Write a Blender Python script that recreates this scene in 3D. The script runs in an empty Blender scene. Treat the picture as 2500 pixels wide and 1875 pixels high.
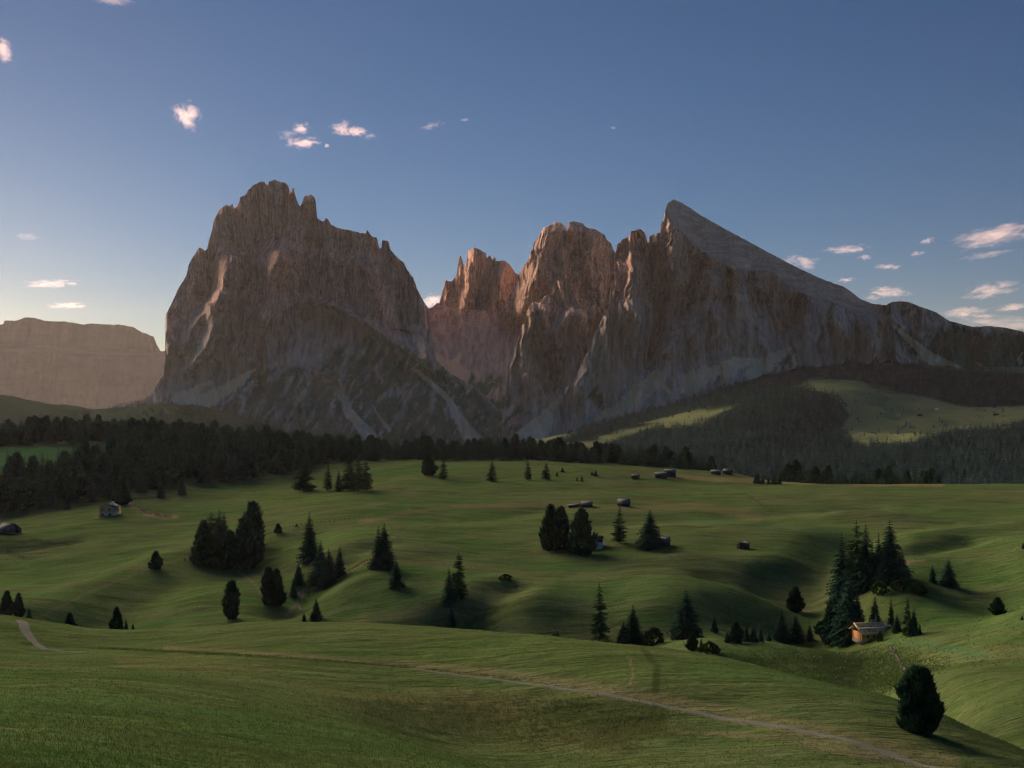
import bpy, math, random
import numpy as np
from mathutils import Vector

# ------------------------------------------------------------------ camera, world, sun, exposure
FPX, HY, CX = 2680.0, 993.0, 1250.0            # focal length, horizon row and centre column on a 2500 px wide frame
scene = bpy.context.scene
col = scene.collection
cam_d = bpy.data.cameras.new("camera"); cam = bpy.data.objects.new("camera", cam_d); col.objects.link(cam)
cam.location = (0, 0, 0); cam.rotation_euler = (math.pi / 2, 0, 0)
cam_d.sensor_width = 36.0; cam_d.lens = 36.0 * FPX / 2500.0; cam_d.shift_y = (HY - 937.5) / 2500.0
cam_d.clip_start = 0.5; cam_d.clip_end = 120000.0
scene.camera = cam

SUN_AZ = math.atan((-330 - CX) / FPX)           # left of the view axis, behind the far range
SUN_EL = math.radians(2.6)
world = bpy.data.worlds.new("World"); scene.world = world; world.use_nodes = True
wn = world.node_tree; wn.nodes.clear()
wo = wn.nodes.new("ShaderNodeOutputWorld"); bg = wn.nodes.new("ShaderNodeBackground")
sky = wn.nodes.new("ShaderNodeTexSky"); sky.sky_type = 'NISHITA'; sky.sun_disc = False
sky.sun_elevation = SUN_EL; sky.sun_rotation = SUN_AZ; sky.altitude = 1900
sky.air_density = 1.0; sky.dust_density = 1.2; sky.ozone_density = 3.8
bg.inputs[1].default_value = 0.033
wn.links.new(sky.outputs[0], bg.inputs[0]); wn.links.new(bg.outputs[0], wo.inputs[0])

sun_d = bpy.data.lights.new("sun", 'SUN'); sun = bpy.data.objects.new("sun", sun_d); col.objects.link(sun)
sun_d.energy = 4.0; sun_d.angle = math.radians(54); sun_d.color = (1.0, 0.75, 0.56)
sdir = Vector((math.sin(SUN_AZ) * math.cos(SUN_EL), math.cos(SUN_AZ) * math.cos(SUN_EL), math.sin(SUN_EL)))
sun.rotation_euler = sdir.to_track_quat('Z', 'Y').to_euler()

scene.view_settings.view_transform = 'Standard'; scene.view_settings.look = 'None'
scene.view_settings.gamma = 1.0; scene.view_settings.use_curve_mapping = False
scene.view_settings.exposure = 2.04
scene.cycles.max_bounces = 6; scene.cycles.volume_bounces = 1; scene.cycles.transparent_max_bounces = 12
scene.cycles.use_denoising = True; scene.cycles.filter_width = 1.2

# ------------------------------------------------------------------ helpers
rng = np.random.default_rng(7)
_perm = np.random.default_rng(3).permutation(256); _perm = np.concatenate([_perm, _perm, _perm])
_ga = np.random.default_rng(4).uniform(0, 2 * np.pi, 256); _gx, _gy = np.cos(_ga), np.sin(_ga)
def noise(x, y, seed=0):
    x = np.asarray(x, float) + seed * 17.31; y = np.asarray(y, float) + seed * 9.73
    xi = np.floor(x).astype(int); yi = np.floor(y).astype(int); xf = x - xi; yf = y - yi
    u = xf * xf * xf * (xf * (xf * 6 - 15) + 10); v = yf * yf * yf * (yf * (yf * 6 - 15) + 10)
    xi &= 255; yi &= 255; x1 = (xi + 1) & 255; y1 = (yi + 1) & 255
    h = lambda a, b: _perm[_perm[a] + b]
    g = lambda k, dx, dy: _gx[k] * dx + _gy[k] * dy
    n00 = g(h(xi, yi), xf, yf); n10 = g(h(x1, yi), xf - 1, yf)
    n01 = g(h(xi, y1), xf, yf - 1); n11 = g(h(x1, y1), xf - 1, yf - 1)
    return ((n00 * (1 - u) + n10 * u) * (1 - v) + (n01 * (1 - u) + n11 * u) * v) * 1.5
def fbm(x, y, o=4, seed=0, gain=0.5):
    r = 0; a = 1.0
    for k in range(o):
        r = r + a * noise(x * 2 ** k, y * 2 ** k, seed + k); a *= gain
    return r
def ridged(x, y, o=4, seed=0, gain=0.55):
    r = 0; a = 1.0
    for k in range(o):
        r = r + a * (1 - 2 * np.abs(noise(x * 2 ** k, y * 2 ** k, seed + k))); a *= gain
    return r
def sstep(a, b, x):
    t = np.clip((x - a) / (b - a), 0, 1); return t * t * (3 - 2 * t)
def seg_dist(px, py, pts, ky=1.0):
    """distance in pixels to a polyline and the parameter 0..1 along it"""
    best = np.full(np.shape(px), 1e9); tt = np.zeros(np.shape(px)); n = len(pts) - 1
    for i in range(n):
        (ax, ay), (bx, by) = pts[i][:2], pts[i + 1][:2]
        dx, dy = bx - ax, (by - ay) * ky
        t = np.clip(((px - ax) * dx + (py - ay) * ky * dy) / (dx * dx + dy * dy + 1e-9), 0, 1)
        d = np.hypot(px - ax - t * dx, (py - ay) * ky - t * dy)
        m = d < best; best = np.where(m, d, best); tt = np.where(m, (i + t) / n, tt)
    return best, tt
def in_poly(px, py, poly):
    r = np.zeros(np.shape(px), bool); n = len(poly); j = n - 1
    for i in range(n):
        xi, yi = poly[i]; xj, yj = poly[j]
        if yi != yj:
            r ^= ((yi > py) != (yj > py)) & (px < (xj - xi) * (py - yi) / (yj - yi) + xi)
        j = i
    return r
def poly_soft(px, py, poly, w):
    """about 1 inside, 0 outside, with an edge w px wide"""
    d, _ = seg_dist(px, py, list(poly) + [poly[0]]); s = np.where(in_poly(px, py, poly), d, -d)
    return sstep(-w, w, s)
def unproj(px, py, Y):
    return np.stack([Y * (px - CX) / FPX, Y + 0 * px, Y * (HY - py) / FPX], -1)

def mesh_np(name, verts, faces, smooth=False, attrs=None):
    """verts (n,3), faces (m,k) int array of tris or quads, attrs {name: (n,)}"""
    me = bpy.data.meshes.new(name); V = np.ascontiguousarray(verts, np.float32).reshape(-1, 3)
    F = np.ascontiguousarray(faces, np.int32); m, k = F.shape
    me.vertices.add(len(V)); me.vertices.foreach_set("co", V.ravel())
    me.loops.add(m * k); me.loops.foreach_set("vertex_index", F.ravel())
    me.polygons.add(m); me.polygons.foreach_set("loop_start", np.arange(0, m * k, k, dtype=np.int32))
    me.polygons.foreach_set("loop_total", np.full(m, k, np.int32))
    if smooth: me.polygons.foreach_set("use_smooth", np.ones(m, bool))
    for a, d in (attrs or {}).items():
        at = me.attributes.new(a, 'FLOAT', 'POINT'); at.data.foreach_set("value", np.ascontiguousarray(d, np.float32).ravel())
    me.update(calc_edges=True); me.validate()
    return me
def grid_faces(nr, nc):
    i = np.arange(nr * nc).reshape(nr, nc)
    return np.stack([i[:-1, :-1], i[:-1, 1:], i[1:, 1:], i[1:, :-1]], -1).reshape(-1, 4)
def link(name, me, mat=None, parent=None, **props):
    o = bpy.data.objects.new(name, me); col.objects.link(o)
    if mat is not None and me is not None and len(me.materials) == 0: me.materials.append(mat)
    if parent is not None: o.parent = parent
    for k, v in props.items(): o[k] = v
    return o
def structure(name, me, mat, label=None):
    o = link(name, me, mat, kind="structure")
    if label: o["label"] = label
    return o

# ------------------------------------------------------------------ node helpers
class NT:
    def __init__(s, name):
        s.mat = bpy.data.materials.new(name); s.mat.use_nodes = True; s.t = s.mat.node_tree; s.t.nodes.clear()
        s.out = s.t.nodes.new("ShaderNodeOutputMaterial")
    def n(s, typ, ins=None, **kw):
        nd = s.t.nodes.new(typ)
        for k, v in kw.items(): setattr(nd, k, v)
        for k, v in (ins or {}).items():
            if isinstance(v, bpy.types.NodeSocket): s.t.links.new(v, nd.inputs[k])
            else: nd.inputs[k].default_value = v
        return nd
    def attr(s, name): return s.n("ShaderNodeAttribute", attribute_name=name).outputs["Fac"]
    def pos(s, sc=(1, 1, 1), rot=(0, 0, 0), obj=False):
        src = s.n("ShaderNodeTexCoord").outputs["Object"] if obj else s.n("ShaderNodeNewGeometry").outputs["Position"]
        return s.n("ShaderNodeMapping", {"Vector": src, "Scale": sc, "Rotation": rot}).outputs[0]
    def noise(s, vec, scale, detail=4, rough=0.55, dist=0.0):
        return s.n("ShaderNodeTexNoise", {"Vector": vec, "Scale": scale, "Detail": detail, "Roughness": rough, "Distortion": dist}).outputs["Fac"]
    def ramp(s, fac, stops):
        nd = s.n("ShaderNodeValToRGB", {"Fac": fac}); e = nd.color_ramp.elements
        while len(e) < len(stops): e.new(0.5)
        for i, (p, c) in enumerate(stops):
            e[i].position = p; e[i].color = (c, c, c, 1) if isinstance(c, (int, float)) else (*c, 1)
        return nd.outputs[0]
    def mix(s, fac, a, b, mode='MIX'):
        nd = s.n("ShaderNodeMix", data_type='RGBA', blend_type=mode)
        for k, v in ((0, fac), (6, a), (7, b)):
            if isinstance(v, bpy.types.NodeSocket): s.t.links.new(v, nd.inputs[k])
            else: nd.inputs[k].default_value = (*v, 1) if isinstance(v, tuple) else v
        return nd.outputs[2]
    def math(s, op, a, b=0.0, clamp=False):
        return s.n("ShaderNodeMath", {0: a, 1: b}, operation=op, use_clamp=clamp).outputs[0]
    def bump(s, h, strength=0.5, dist=1.0, normal=None):
        i = {"Height": h, "Strength": strength, "Distance": dist}
        if normal is not None: i["Normal"] = normal
        return s.n("ShaderNodeBump", i).outputs[0]
    def diffuse(s, color, rough=0.9, normal=None, spec=0.2):
        i = {"Base Color": color if isinstance(color, bpy.types.NodeSocket) else (*color, 1), "Roughness": rough, "Specular IOR Level": spec}
        if normal is not None: i["Normal"] = normal
        if spec <= 0.1:
            i = {"Color": i["Base Color"]}
            if normal is not None: i["Normal"] = normal
        b = s.n("ShaderNodeBsdfDiffuse" if spec <= 0.1 else "ShaderNodeBsdfPrincipled", i); s.t.links.new(b.outputs[0], s.out.inputs["Surface"]); return s.mat

# ------------------------------------------------------------------ ground: control points (px, distance, row) -> height sheet
G = []
def gp(*pts): G.extend(pts)
gp((-500, 6, 2000), (1250, 6, 2150), (3000, 6, 2250), (-400, 20, 1930), (600, 20, 2060), (1600, 20, 2250), (2800, 20, 2300),
   (-400, 45, 1830), (0, 38, 1880), (600, 52, 1880), (1150, 70, 1880), (1300, 95, 1868), (1800, 80, 1900), (2300, 76, 1910), (2800, 70, 1960),
   (0, 60, 1765), (300, 70, 1745), (600, 75, 1765), (900, 80, 1803), (-400, 90, 1690), (0, 100, 1662), (300, 108, 1657), (600, 105, 1700),
   (850, 104, 1745), (1050, 102, 1815), (500, 130, 1637), (800, 128, 1678), (1000, 122, 1720), (1250, 114, 1768), (1500, 103, 1803), (1800, 93, 1838))
PATH = [(-60, 172, 1535), (0, 171, 1556), (60, 170, 1577), (110, 168, 1588), (400, 164, 1593), (700, 157, 1610), (1000, 145, 1633), (1250, 133, 1658), (1400, 125, 1685),
        (1600, 116, 1718), (1800, 108, 1757), (2000, 100, 1800), (2200, 92, 1850), (2320, 87, 1885)]
gp((-300, 175, 1530), (0, 168, 1578), (110, 168, 1588), *PATH[4::2], (2320, 87, 1885))
CREST = [(-400, 195, 1470), (0, 203, 1503), (150, 212, 1526), (270, 217, 1543), (420, 212, 1537), (600, 204, 1523), (750, 200, 1519), (900, 196, 1522), (1100, 190, 1533),
         (1300, 184, 1553), (1500, 175, 1577), (1650, 168, 1593), (1800, 160, 1620), (2000, 146, 1668), (2150, 136, 1701), (2300, 126, 1745), (2400, 119, 1788),
         (2500, 113, 1830), (2800, 100, 1920)]
gp(*CREST)
VAL = [(-400, 300, -72), (0, 305, -72), (300, 320, -75), (750, 310, -76), (1100, 290, -74), (1500, 265, -71), (1800, 238, -68), (2000, 215, -64), (2200, 178, -55),
       (2400, 145, -46.5), (2650, 130, -44)]
gp(*[(p, y, HY - z / y * FPX) for p, y, z in VAL])
gp(*[(p, (y + VY) / 2, HY - (-0.5 * (r - HY) / FPX * y + 0.5 * vz - 1) / ((y + VY) / 2) * FPX) for (p, y, r), (VY, vz) in
     [((0, 203, 1503), (305, -72)), ((750, 200, 1519), (310, -76)), ((1500, 175, 1577), (265, -71)), ((2000, 146, 1668), (215, -64))]])
gp((0, 400, 1470), (0, 500, 1400), (0, 560, 1345), (50, 600, 1303), (-100, 600, 1300), (0, 700, 1268), (265, 640, 1258), (300, 705, 1226), (400, 560, 1318), (500, 450, 1395),
   (300, 420, 1460), (300, 372, 1535), (600, 378, 1500), (700, 405, 1460), (600, 480, 1375), (850, 430, 1350), (650, 560, 1285), (800, 605, 1236), (1000, 625, 1225),
   (1000, 480, 1305), (1200, 452, 1352), (1000, 385, 1425), (1090, 345, 1510), (1180, 345, 1480), (1300, 338, 1492), (850, 360, 1505),
   (1300, 420, 1385), (1450, 450, 1347), (1600, 452, 1334), (1813, 450, 1340), (1700, 395, 1400), (1500, 372, 1440), (1620, 345, 1462), (1700, 318, 1520), (1800, 296, 1566),
   (1300, 560, 1268), (1550, 605, 1237), (1500, 700, 1193), (1300, 800, 1152), (1300, 950, 1121), (1100, 950, 1120), (900, 900, 1132), (900, 750, 1178), (700, 820, 1178),
   (1550, 930, 1135), (1750, 900, 1150), (1650, 820, 1168), (1850, 780, 1185), (1950, 800, 1177), (2250, 800, 1180), (2500, 800, 1181), (2900, 800, 1180), (2250, 600, 1240),
   (1950, 600, 1240), (2500, 560, 1255), (2500, 420, 1330), (2250, 450, 1330), (2060, 470, 1318), (1930, 440, 1355), (1960, 385, 1432), (2030, 335, 1520), (2350, 385, 1400), (2500, 350, 1425),
   (2420, 318, 1505), (2230, 330, 1470), (2150, 352, 1425), (2110, 297, 1566), (1990, 290, 1578), (1880, 288, 1575), (1740, 284, 1580), (2500, 292, 1490), (2320, 295, 1530),
   (2210, 291, 1562), (2100, 268, 1640), (2000, 250, 1662), (2330, 252, 1605), (2520, 242, 1592), (2230, 214, 1672), (2310, 205, 1668), (2400, 201, 1652), (2500, 200, 1640), (2750, 200, 1625),
   (2420, 165, 1745), (2520, 160, 1745))
gp((2000, 1000, 1198), (2000, 1300, 1204), (2500, 1000, 1200), (2500, 1300, 1208), (1300, 1150, 1124), (1300, 1500, 1135), (1700, 1200, 1162), (0, 1050, 1076), (300, 1050, 1074), (600, 1050, 1096),
   (900, 1100, 1119), (0, 1350, 1078), (300, 1350, 1080), (0, 800, 1185), (150, 860, 1132), (0, 930, 1100), (450, 800, 1182), (600, 830, 1176), (-400, 700, 1260), (-400, 1000, 1080), (-400, 420, 1440))
gp((2000, 1600, 1180), (2000, 2000, 1105), (2000, 2500, 1042), (2000, 2900, 962), (2000, 3300, 928), (2000, 3800, 892), (2000, 4500, 880),
   (2250, 1600, 1184), (2250, 2100, 1100), (2250, 2500, 1064), (2250, 2900, 1008), (2250, 3200, 962), (2250, 3500, 925), (2250, 3900, 890), (2250, 4500, 868),
   (2500, 1700, 1182), (2500, 2200, 1092), (2500, 2600, 1042), (2500, 3000, 985), (2500, 3400, 935), (2500, 3900, 893), (2500, 4500, 865), (3000, 1700, 1170), (3000, 2600, 1030), (3000, 4400, 860),
   (1700, 1600, 1155), (1700, 2000, 1112), (1700, 2500, 1046), (1700, 2800, 1012), (1700, 3050, 978), (1700, 3500, 970), (1700, 4500, 970), (1850, 2800, 975), (1850, 3200, 952),
   (1450, 1700, 1135), (1450, 2200, 1095), (1450, 2600, 1063), (1450, 3000, 1052), (1450, 3600, 1050), (1450, 4500, 1062), (1100, 1700, 1130), (1100, 2500, 1112), (1100, 3400, 1098), (1100, 4500, 1090),
   (700, 1600, 1110), (700, 2500, 1085), (700, 3400, 1064), (700, 4500, 1052), (450, 1700, 1098), (450, 2500, 1085), (450, 3100, 1030), (380, 3500, 992), (450, 4000, 996), (450, 4600, 1010),
   (250, 1700, 1088), (250, 2500, 1078), (250, 3400, 1040), (230, 4500, 1012), (0, 1700, 1080), (0, 2500, 1066), (0, 3400, 1015), (0, 4000, 966), (0, 4700, 985), (130, 4000, 992), (-450, 1700, 1070), (-450, 2500, 1040), (-450, 4200, 940))
GA = np.array(G, float)
def _k(px, Y): return np.stack([px / 320.0, np.log(Y) * 3.6], -1)
_C = _k(GA[:, 0], GA[:, 1]); _nC = len(_C)
def _phi(d2): return 0.5 * d2 * np.log(d2 + 1e-12)
_A = np.zeros((_nC + 3, _nC + 3)); _A[:_nC, :_nC] = _phi(((_C[:, None] - _C[None]) ** 2).sum(-1)) + np.eye(_nC) * 0.012
_A[:_nC, _nC] = 1; _A[:_nC, _nC + 1:] = _C; _A[_nC, :_nC] = 1; _A[_nC + 1:, :_nC] = _C.T
_W = np.linalg.solve(_A, np.concatenate([GA[:, 2], np.zeros(3)]))
def ground_row(px, Y):
    K = _k(np.asarray(px, float), np.asarray(Y, float)); sh = K.shape[:-1]; K = K.reshape(-1, 2); out = np.empty(len(K))
    for a in range(0, len(K), 40000):
        k = K[a:a + 40000]; d2 = ((k[:, None] - _C[None]) ** 2).sum(-1)
        out[a:a + 40000] = _phi(d2) @ _W[:_nC] + _W[_nC] + k @ _W[_nC + 1:]
    return out.reshape(sh)
GULLY = [([(2075, 480), (2015, 425), (1975, 385), (1985, 345), (2035, 312)], -6.5, 15), ([(1170, 338), (1350, 333), (1550, 322), (1740, 326), (1840, 345)], -5.0, 17), ([(1240, 375), (1190, 355), (1120, 328)], -4.0, 9),
         ([(90, 395), (220, 440), (330, 470), (420, 500), (500, 520)], 3.2, 15), ([(250, 380), (430, 430), (560, 470)], -3.2, 18), ([(700, 385), (790, 412), (900, 450)], -3.6, 11), ([(2170, 425), (2260, 440), (2360, 458)], -2.6, 8), ([(2200, 470), (2330, 490), (2480, 505)], 2.0, 12),
         ([(-40, 560), (90, 565), (180, 572)], -2.4, 8), ([(1690, 430), (1830, 418), (1890, 440)], 1.6, 12), ([(1750, 395), (1850, 390), (1900, 420)], -3.0, 10), ([(560, 520), (650, 500), (760, 520)], -2.0, 14), ([(900, 560), (1050, 545), (1200, 560), (1330, 600)], -1.6, 16), ([(900, 390), (1000, 372), (1080, 360)], 2.2, 10),
         ([(1500, 545), (1700, 560), (1900, 580), (2100, 600)], -2.2, 20), ([(2080, 560), (2250, 550), (2500, 530)], 2.2, 18)]
def ground_z(px, Y):
    px = np.asarray(px, float); Y = np.asarray(Y, float); px, Y = np.broadcast_arrays(px, Y)
    Z = Y * (HY - ground_row(px, Y)) / FPX; X = Y * (px - CX) / FPX
    mid = sstep(190, 340, Y) * (1 - sstep(1500, 2200, Y)); far = sstep(1500, 2300, Y)
    w = noise(X / 120, Y / 120, 5) * 25
    Z = Z + mid * (1.3 * fbm((X + w) / 110, (Y + w) / 120, 2, 1) - 0.9 * np.abs(noise((X + w) / 90, (Y - w) / 110, 12)))
    Z = Z + (0.30 + 0.15 * mid) * fbm(X / 26, Y / 34, 3, 21) + 0.10 * fbm(X / 5, Y / 4, 3, 31) * (1 - sstep(250, 600, Y))
    for pts, A, wd in GULLY:
        d, _ = seg_dist(X, Y, [(q[1] * (q[0] - CX) / FPX, q[1]) for q in pts]); Z = Z + A * np.exp(-(d / wd) ** 2)
    Z = Z + far * (14 * fbm(X / 320, Y / 320, 4, 41))
    return Z
def ground_at(x, Y): return float(ground_z(CX + x / Y * FPX, Y))
def spot(px, py, ymin=30.0, ymax=4600.0):
    """the point of the ground seen at (px, py), first one beyond ymin"""
    Y = np.exp(np.linspace(math.log(ymin), math.log(ymax), 900)); z = ground_z(np.full(900, float(px)), Y); row = HY - z / Y * FPX
    i = int(np.argmax(row <= py)) if (row <= py).any() else int(np.argmin(row))
    return float(Y[i] * (px - CX) / FPX), float(Y[i]), float(z[i])

g_px = np.linspace(-520, 3020, 620); g_Y = np.exp(np.linspace(math.log(6.0), math.log(4700.0), 860))
GP, GY = np.meshgrid(g_px, g_Y); GZ = ground_z(GP, GY); GR = HY - GZ / GY * FPX; GX = GY * (GP - CX) / FPX

_lY = np.log(g_Y)
def gz(px, Y):
    """height of the ground sheet as meshed"""
    px = np.asarray(px, float); Y = np.asarray(Y, float)
    a = np.clip((px - g_px[0]) / (g_px[1] - g_px[0]), 0, len(g_px) - 1.001); b = np.clip((np.log(Y) - _lY[0]) / (_lY[1] - _lY[0]), 0, len(g_Y) - 1.001)
    i = a.astype(int); j = b.astype(int); u = a - i; v = (Y - g_Y[j]) / (g_Y[j + 1] - g_Y[j])
    return (GZ[j, i] * (1 - u) + GZ[j, i + 1] * u) * (1 - v) + (GZ[j + 1, i] * (1 - u) + GZ[j + 1, i + 1] * u) * v
def gxy(x, y): return float(gz(CX + x / y * FPX, y))
# ------------------------------------------------------------------ ground colours (patches of vegetation, bare soil, scree as masks)
def line_mask(pts, w0, w1, px=None, py=None, ky=1.0):
    d, t = seg_dist(GP if px is None else px, GR if py is None else py, pts, ky)
    w = w0 + (w1 - w0) * t
    return 1 - sstep(w * 0.5, w * 1.1, d)
g_dry = np.zeros_like(GP); g_soil = np.zeros_like(GP); g_dark = np.zeros_like(GP); g_wood = np.zeros_like(GP); g_lush = np.zeros_like(GP)
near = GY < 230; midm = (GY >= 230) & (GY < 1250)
nz = fbm(GX / 14, GY / 10, 4, 51)
# long dry grass in the hollow, edges of the track, bare strips
g_dry += near * poly_soft(GP, GR + nz * 14, [(780, 1700), (1250, 1700), (1620, 1725), (1640, 1790), (1500, 1830), (1250, 1815), (1050, 1790)], 30) * 0.32
g_dark += near * poly_soft(GP, GR + nz * 10, [(1350, 1708), (1640, 1722), (1620, 1790), (1480, 1800), (1330, 1745)], 16) * 0.6
g_dry += near * line_mask([(300, 1610), (560, 1640), (900, 1690), (1250, 1730)], 26, 34, py=GR + nz * 20) * 0.2
g_soil += near * line_mask([(p, r - 2) for p, y, r in PATH[4:]], 4, 34, py=GR + 10 + nz * 5) * 0.25
g_soil += near * line_mask([(1640, 1790), (1900, 1800), (2150, 1850)], 10, 12, py=GR + nz * 16) * 0.25
g_soil += near * line_mask([(1535, 1605), (1545, 1640), (1540, 1668)], 3, 4) * 0.35
g_dark += near * line_mask([(1570, 1585), (1605, 1630), (1600, 1690)], 9, 12, py=GR + nz * 6) * 0.8
g_dark += near * line_mask([(60, 1572), (400, 1589), (700, 1606), (1000, 1628), (1250, 1653)], 4, 4) * 0.9
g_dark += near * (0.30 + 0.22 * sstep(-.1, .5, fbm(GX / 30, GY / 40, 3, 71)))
# middle meadows: old tracks, brown bands, eroded banks
def mline(pts, w0, w1, k, arr, yy=1.0): 
    arr += midm * line_mask(pts, w0, w1, py=GR + nz * 2.5) * k
mline([(880, 1275), (1000, 1250), (1130, 1235), (1330, 1232)], 7, 6, 0.45, g_dry)
mline([(1330, 1232), (1550, 1245), (1700, 1235), (1850, 1262)], 8, 14, 0.35, g_dry)
mline([(1630, 1165), (1800, 1172), (1950, 1178), (2300, 1182)], 8, 7, 0.7, g_dry)
mline([(340, 1248), (400, 1262), (430, 1262)], 8, 7, 0.6, g_soil); mline([(310, 1230), (330, 1240)], 8, 4, 0.6, g_soil)
mline([(100, 1505), (220, 1445), (330, 1400), (420, 1370), (500, 1350)], 5, 4, 0.4, g_dry)
mline([(560, 1375), (620, 1425), (640, 1450)], 3, 3, 0.5, g_soil)
mline([(0, 1322), (90, 1320), (170, 1330)], 7, 4, 0.9, g_dark); mline([(20, 1350), (60, 1362)], 6, 4, 0.8, g_dark)
mline([(1720, 1205), (1820, 1207), (1850, 1225), (1890, 1252)], 2, 3, 0.6, g_dark)
mline([(1800, 1560), (1840, 1530), (2000, 1485)], 4, 5, 0.3, g_soil); mline([(2200, 1375), (2260, 1368)], 6, 3, 0.7, g_soil)
mline([(700, 1500), (730, 1470), (740, 1445), (800, 1425), (900, 1370)], 6, 3, 0.5, g_soil)
mline([(1140, 1530), (1190, 1500), (1235, 1475)], 10, 7, 0.9, g_dark)
g_dark += midm * poly_soft(GP, GR + nz * 6, [(2090, 1510), (2110, 1430), (2180, 1400), (2260, 1410), (2300, 1440), (2240, 1490), (2190, 1510)], 14) * 0.6
g_lush += midm * line_mask([(1660, 1262), (1850, 1285), (2020, 1290), (2060, 1300)], 9, 12, py=GR + nz * 4) * 0.35
g_lush += ((GY > 720) & (GY < 1000)) * poly_soft(GP, GR, [(-60, 1105), (60, 1090), (310, 1083), (320, 1100), (240, 1130), (120, 1160), (-60, 1160)], 8)
g_dark += midm * poly_soft(GP, GR + nz * 8, [(1750, 1600), (2230, 1590), (2280, 1650), (2200, 1700), (1900, 1680)], 22) * 0.55
g_lush += midm * line_mask([(2170, 1562), (2280, 1578), (2400, 1600)], 10, 14, py=GR + nz * 4) * 0.5
# wooded and bare ground on the far hill
WOOD_R = [[(1480, 1088), (1600, 1042), (1720, 1032), (1790, 995), (1860, 962), (1950, 945), (2040, 965), (2075, 1010), (2055, 1050), (2100, 1082), (2200, 1086), (2260, 1072), (2350, 1052), (2560, 1035),
           (2900, 1020), (2900, 1215), (1900, 1215), (1700, 1165), (1480, 1115)],
          [(2010, 925), (2050, 872), (2200, 885), (2330, 905), (2420, 900), (2520, 925), (2900, 890), (2900, 1000), (2520, 985), (2420, 992), (2330, 985), (2250, 968), (2150, 945), (2070, 925)],
          [(1360, 1082), (1470, 1022), (1590, 962), (1700, 940), (1800, 922), (1900, 900), (1990, 870), (2030, 900), (1900, 962), (1800, 985), (1700, 1003), (1560, 1035), (1440, 1078)]]
fz = fbm(GX / 150, GY / 150, 4, 61)
for P in WOOD_R: g_wood += (GY > 1500) * poly_soft(GP, GR + fz * 10, P, 6)
g_wood += (GY > 1150) * (GP < 1250) * sstep(-0.25, 0.15, fz + 0.25)
g_soil += ((GY > 2300) & (GY < 3400)) * line_mask([(2190, 1065), (2205, 1045), (2225, 1030)], 3, 3) * 0.9
g_soil += (GY > 1500) * line_mask([(2080, 985), (2130, 1010), (2200, 1025)], 3, 2) * 0.4
g_past = (GY > 1500) * (1 - np.clip(g_wood, 0, 1)) * (GP > 1300)
g_wood *= 1 - (GY > 3000) * (GP < 800)
g_lush += (GY > 3000) * (GP < 800) * 0.5; g_wood += (GY > 3000) * (GP < 800) * 0.65; g_dark += (GY > 3000) * (GP < 800) * (0.85 + 0.15 * sstep(-.2, .4, fz))
ga = {k: np.clip(v, 0, 1) for k, v in dict(dry=g_dry, soil=g_soil, dark=g_dark, pasture=g_past, wood=g_wood, lush=g_lush).items()}

m = NT("meadow_grass")
pn = m.pos(); big = m.noise(pn, 0.012, 5, 0.6, 0.6); med = m.noise(pn, 0.07, 5, 0.62, 0.8); fine = m.noise(pn, 0.9, 4, 0.7)
stre = m.noise(m.pos((0.05, 0.35, 0.35), (0, 0, 0.25)), 1.0, 5, 0.65, 1.0)
c = m.mix(m.ramp(big, [(0.38, 0.0), (0.62, 1.0)]), (0.062, 0.158, 0.042), (0.108, 0.180, 0.052))
c = m.mix(m.ramp(med, [(0.45, 0.0), (0.75, 0.45)]), c, (0.190, 0.190, 0.072))
c = m.mix(m.ramp(stre, [(0.48, 0.0), (0.68, 0.5)]), c, (0.165, 0.215, 0.075))
oli = m.noise(m.pos((0.45, 1, 1), (0, 0, 0.2)), 0.02, 5, 0.68, 1.2)
c = m.mix(m.ramp(oli, [(0.40, 0.0), (0.62, 0.75)]), c, (0.160, 0.168, 0.082))
s2 = m.noise(m.pos((0.25, 1, 1), (0, 0, -0.1)), 0.16, 5, 0.7, 0.6)
c = m.mix(m.ramp(s2, [(0.34, 0.8), (0.54, 0.0)]), c, (0.055, 0.085, 0.024))
c = m.mix(m.ramp(fine, [(0.35, 0.45), (0.55, 0.0)]), c, (0.050, 0.090, 0.022))
c = m.mix(m.math('MULTIPLY', m.attr("dry"), m.ramp(m.noise(pn, 0.4, 4, 0.7), [(0.3, 0.35), (0.6, 1.0)])), c, (0.270, 0.195, 0.110))
c = m.mix(m.math('MULTIPLY', m.attr("lush"), 0.8), c, (0.060, 0.170, 0.070))
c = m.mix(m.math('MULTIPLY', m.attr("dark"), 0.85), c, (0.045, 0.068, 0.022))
c = m.mix(m.attr("soil"), c, (0.30, 0.22, 0.15))
c = m.mix(m.attr("pasture"), c, m.mix(m.ramp(m.noise(pn, 0.02, 5, 0.65, 0.6), [(0.35, 0.0), (0.65, 1.0)]), (0.205, 0.265, 0.115), (0.290, 0.310, 0.135)))  # yellowish clearing grass, lightened in colour where the mountains block the sun
c = m.mix(m.attr("wood"), c, (0.012, 0.044, 0.036))
b1 = m.bump(s2, 0.5, 1.6, m.bump(stre, 0.55, 0.7)); b2 = m.bump(fine, 0.6, 0.25, b1)
MEADOW = m.diffuse(c, 0.95, b2, 0.1)
ground = structure("meadow", mesh_np("meadow", np.stack([GX, GY, GZ], -1), grid_faces(*GP.shape), True, ga), MEADOW, "rolling green alpine meadow")

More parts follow.
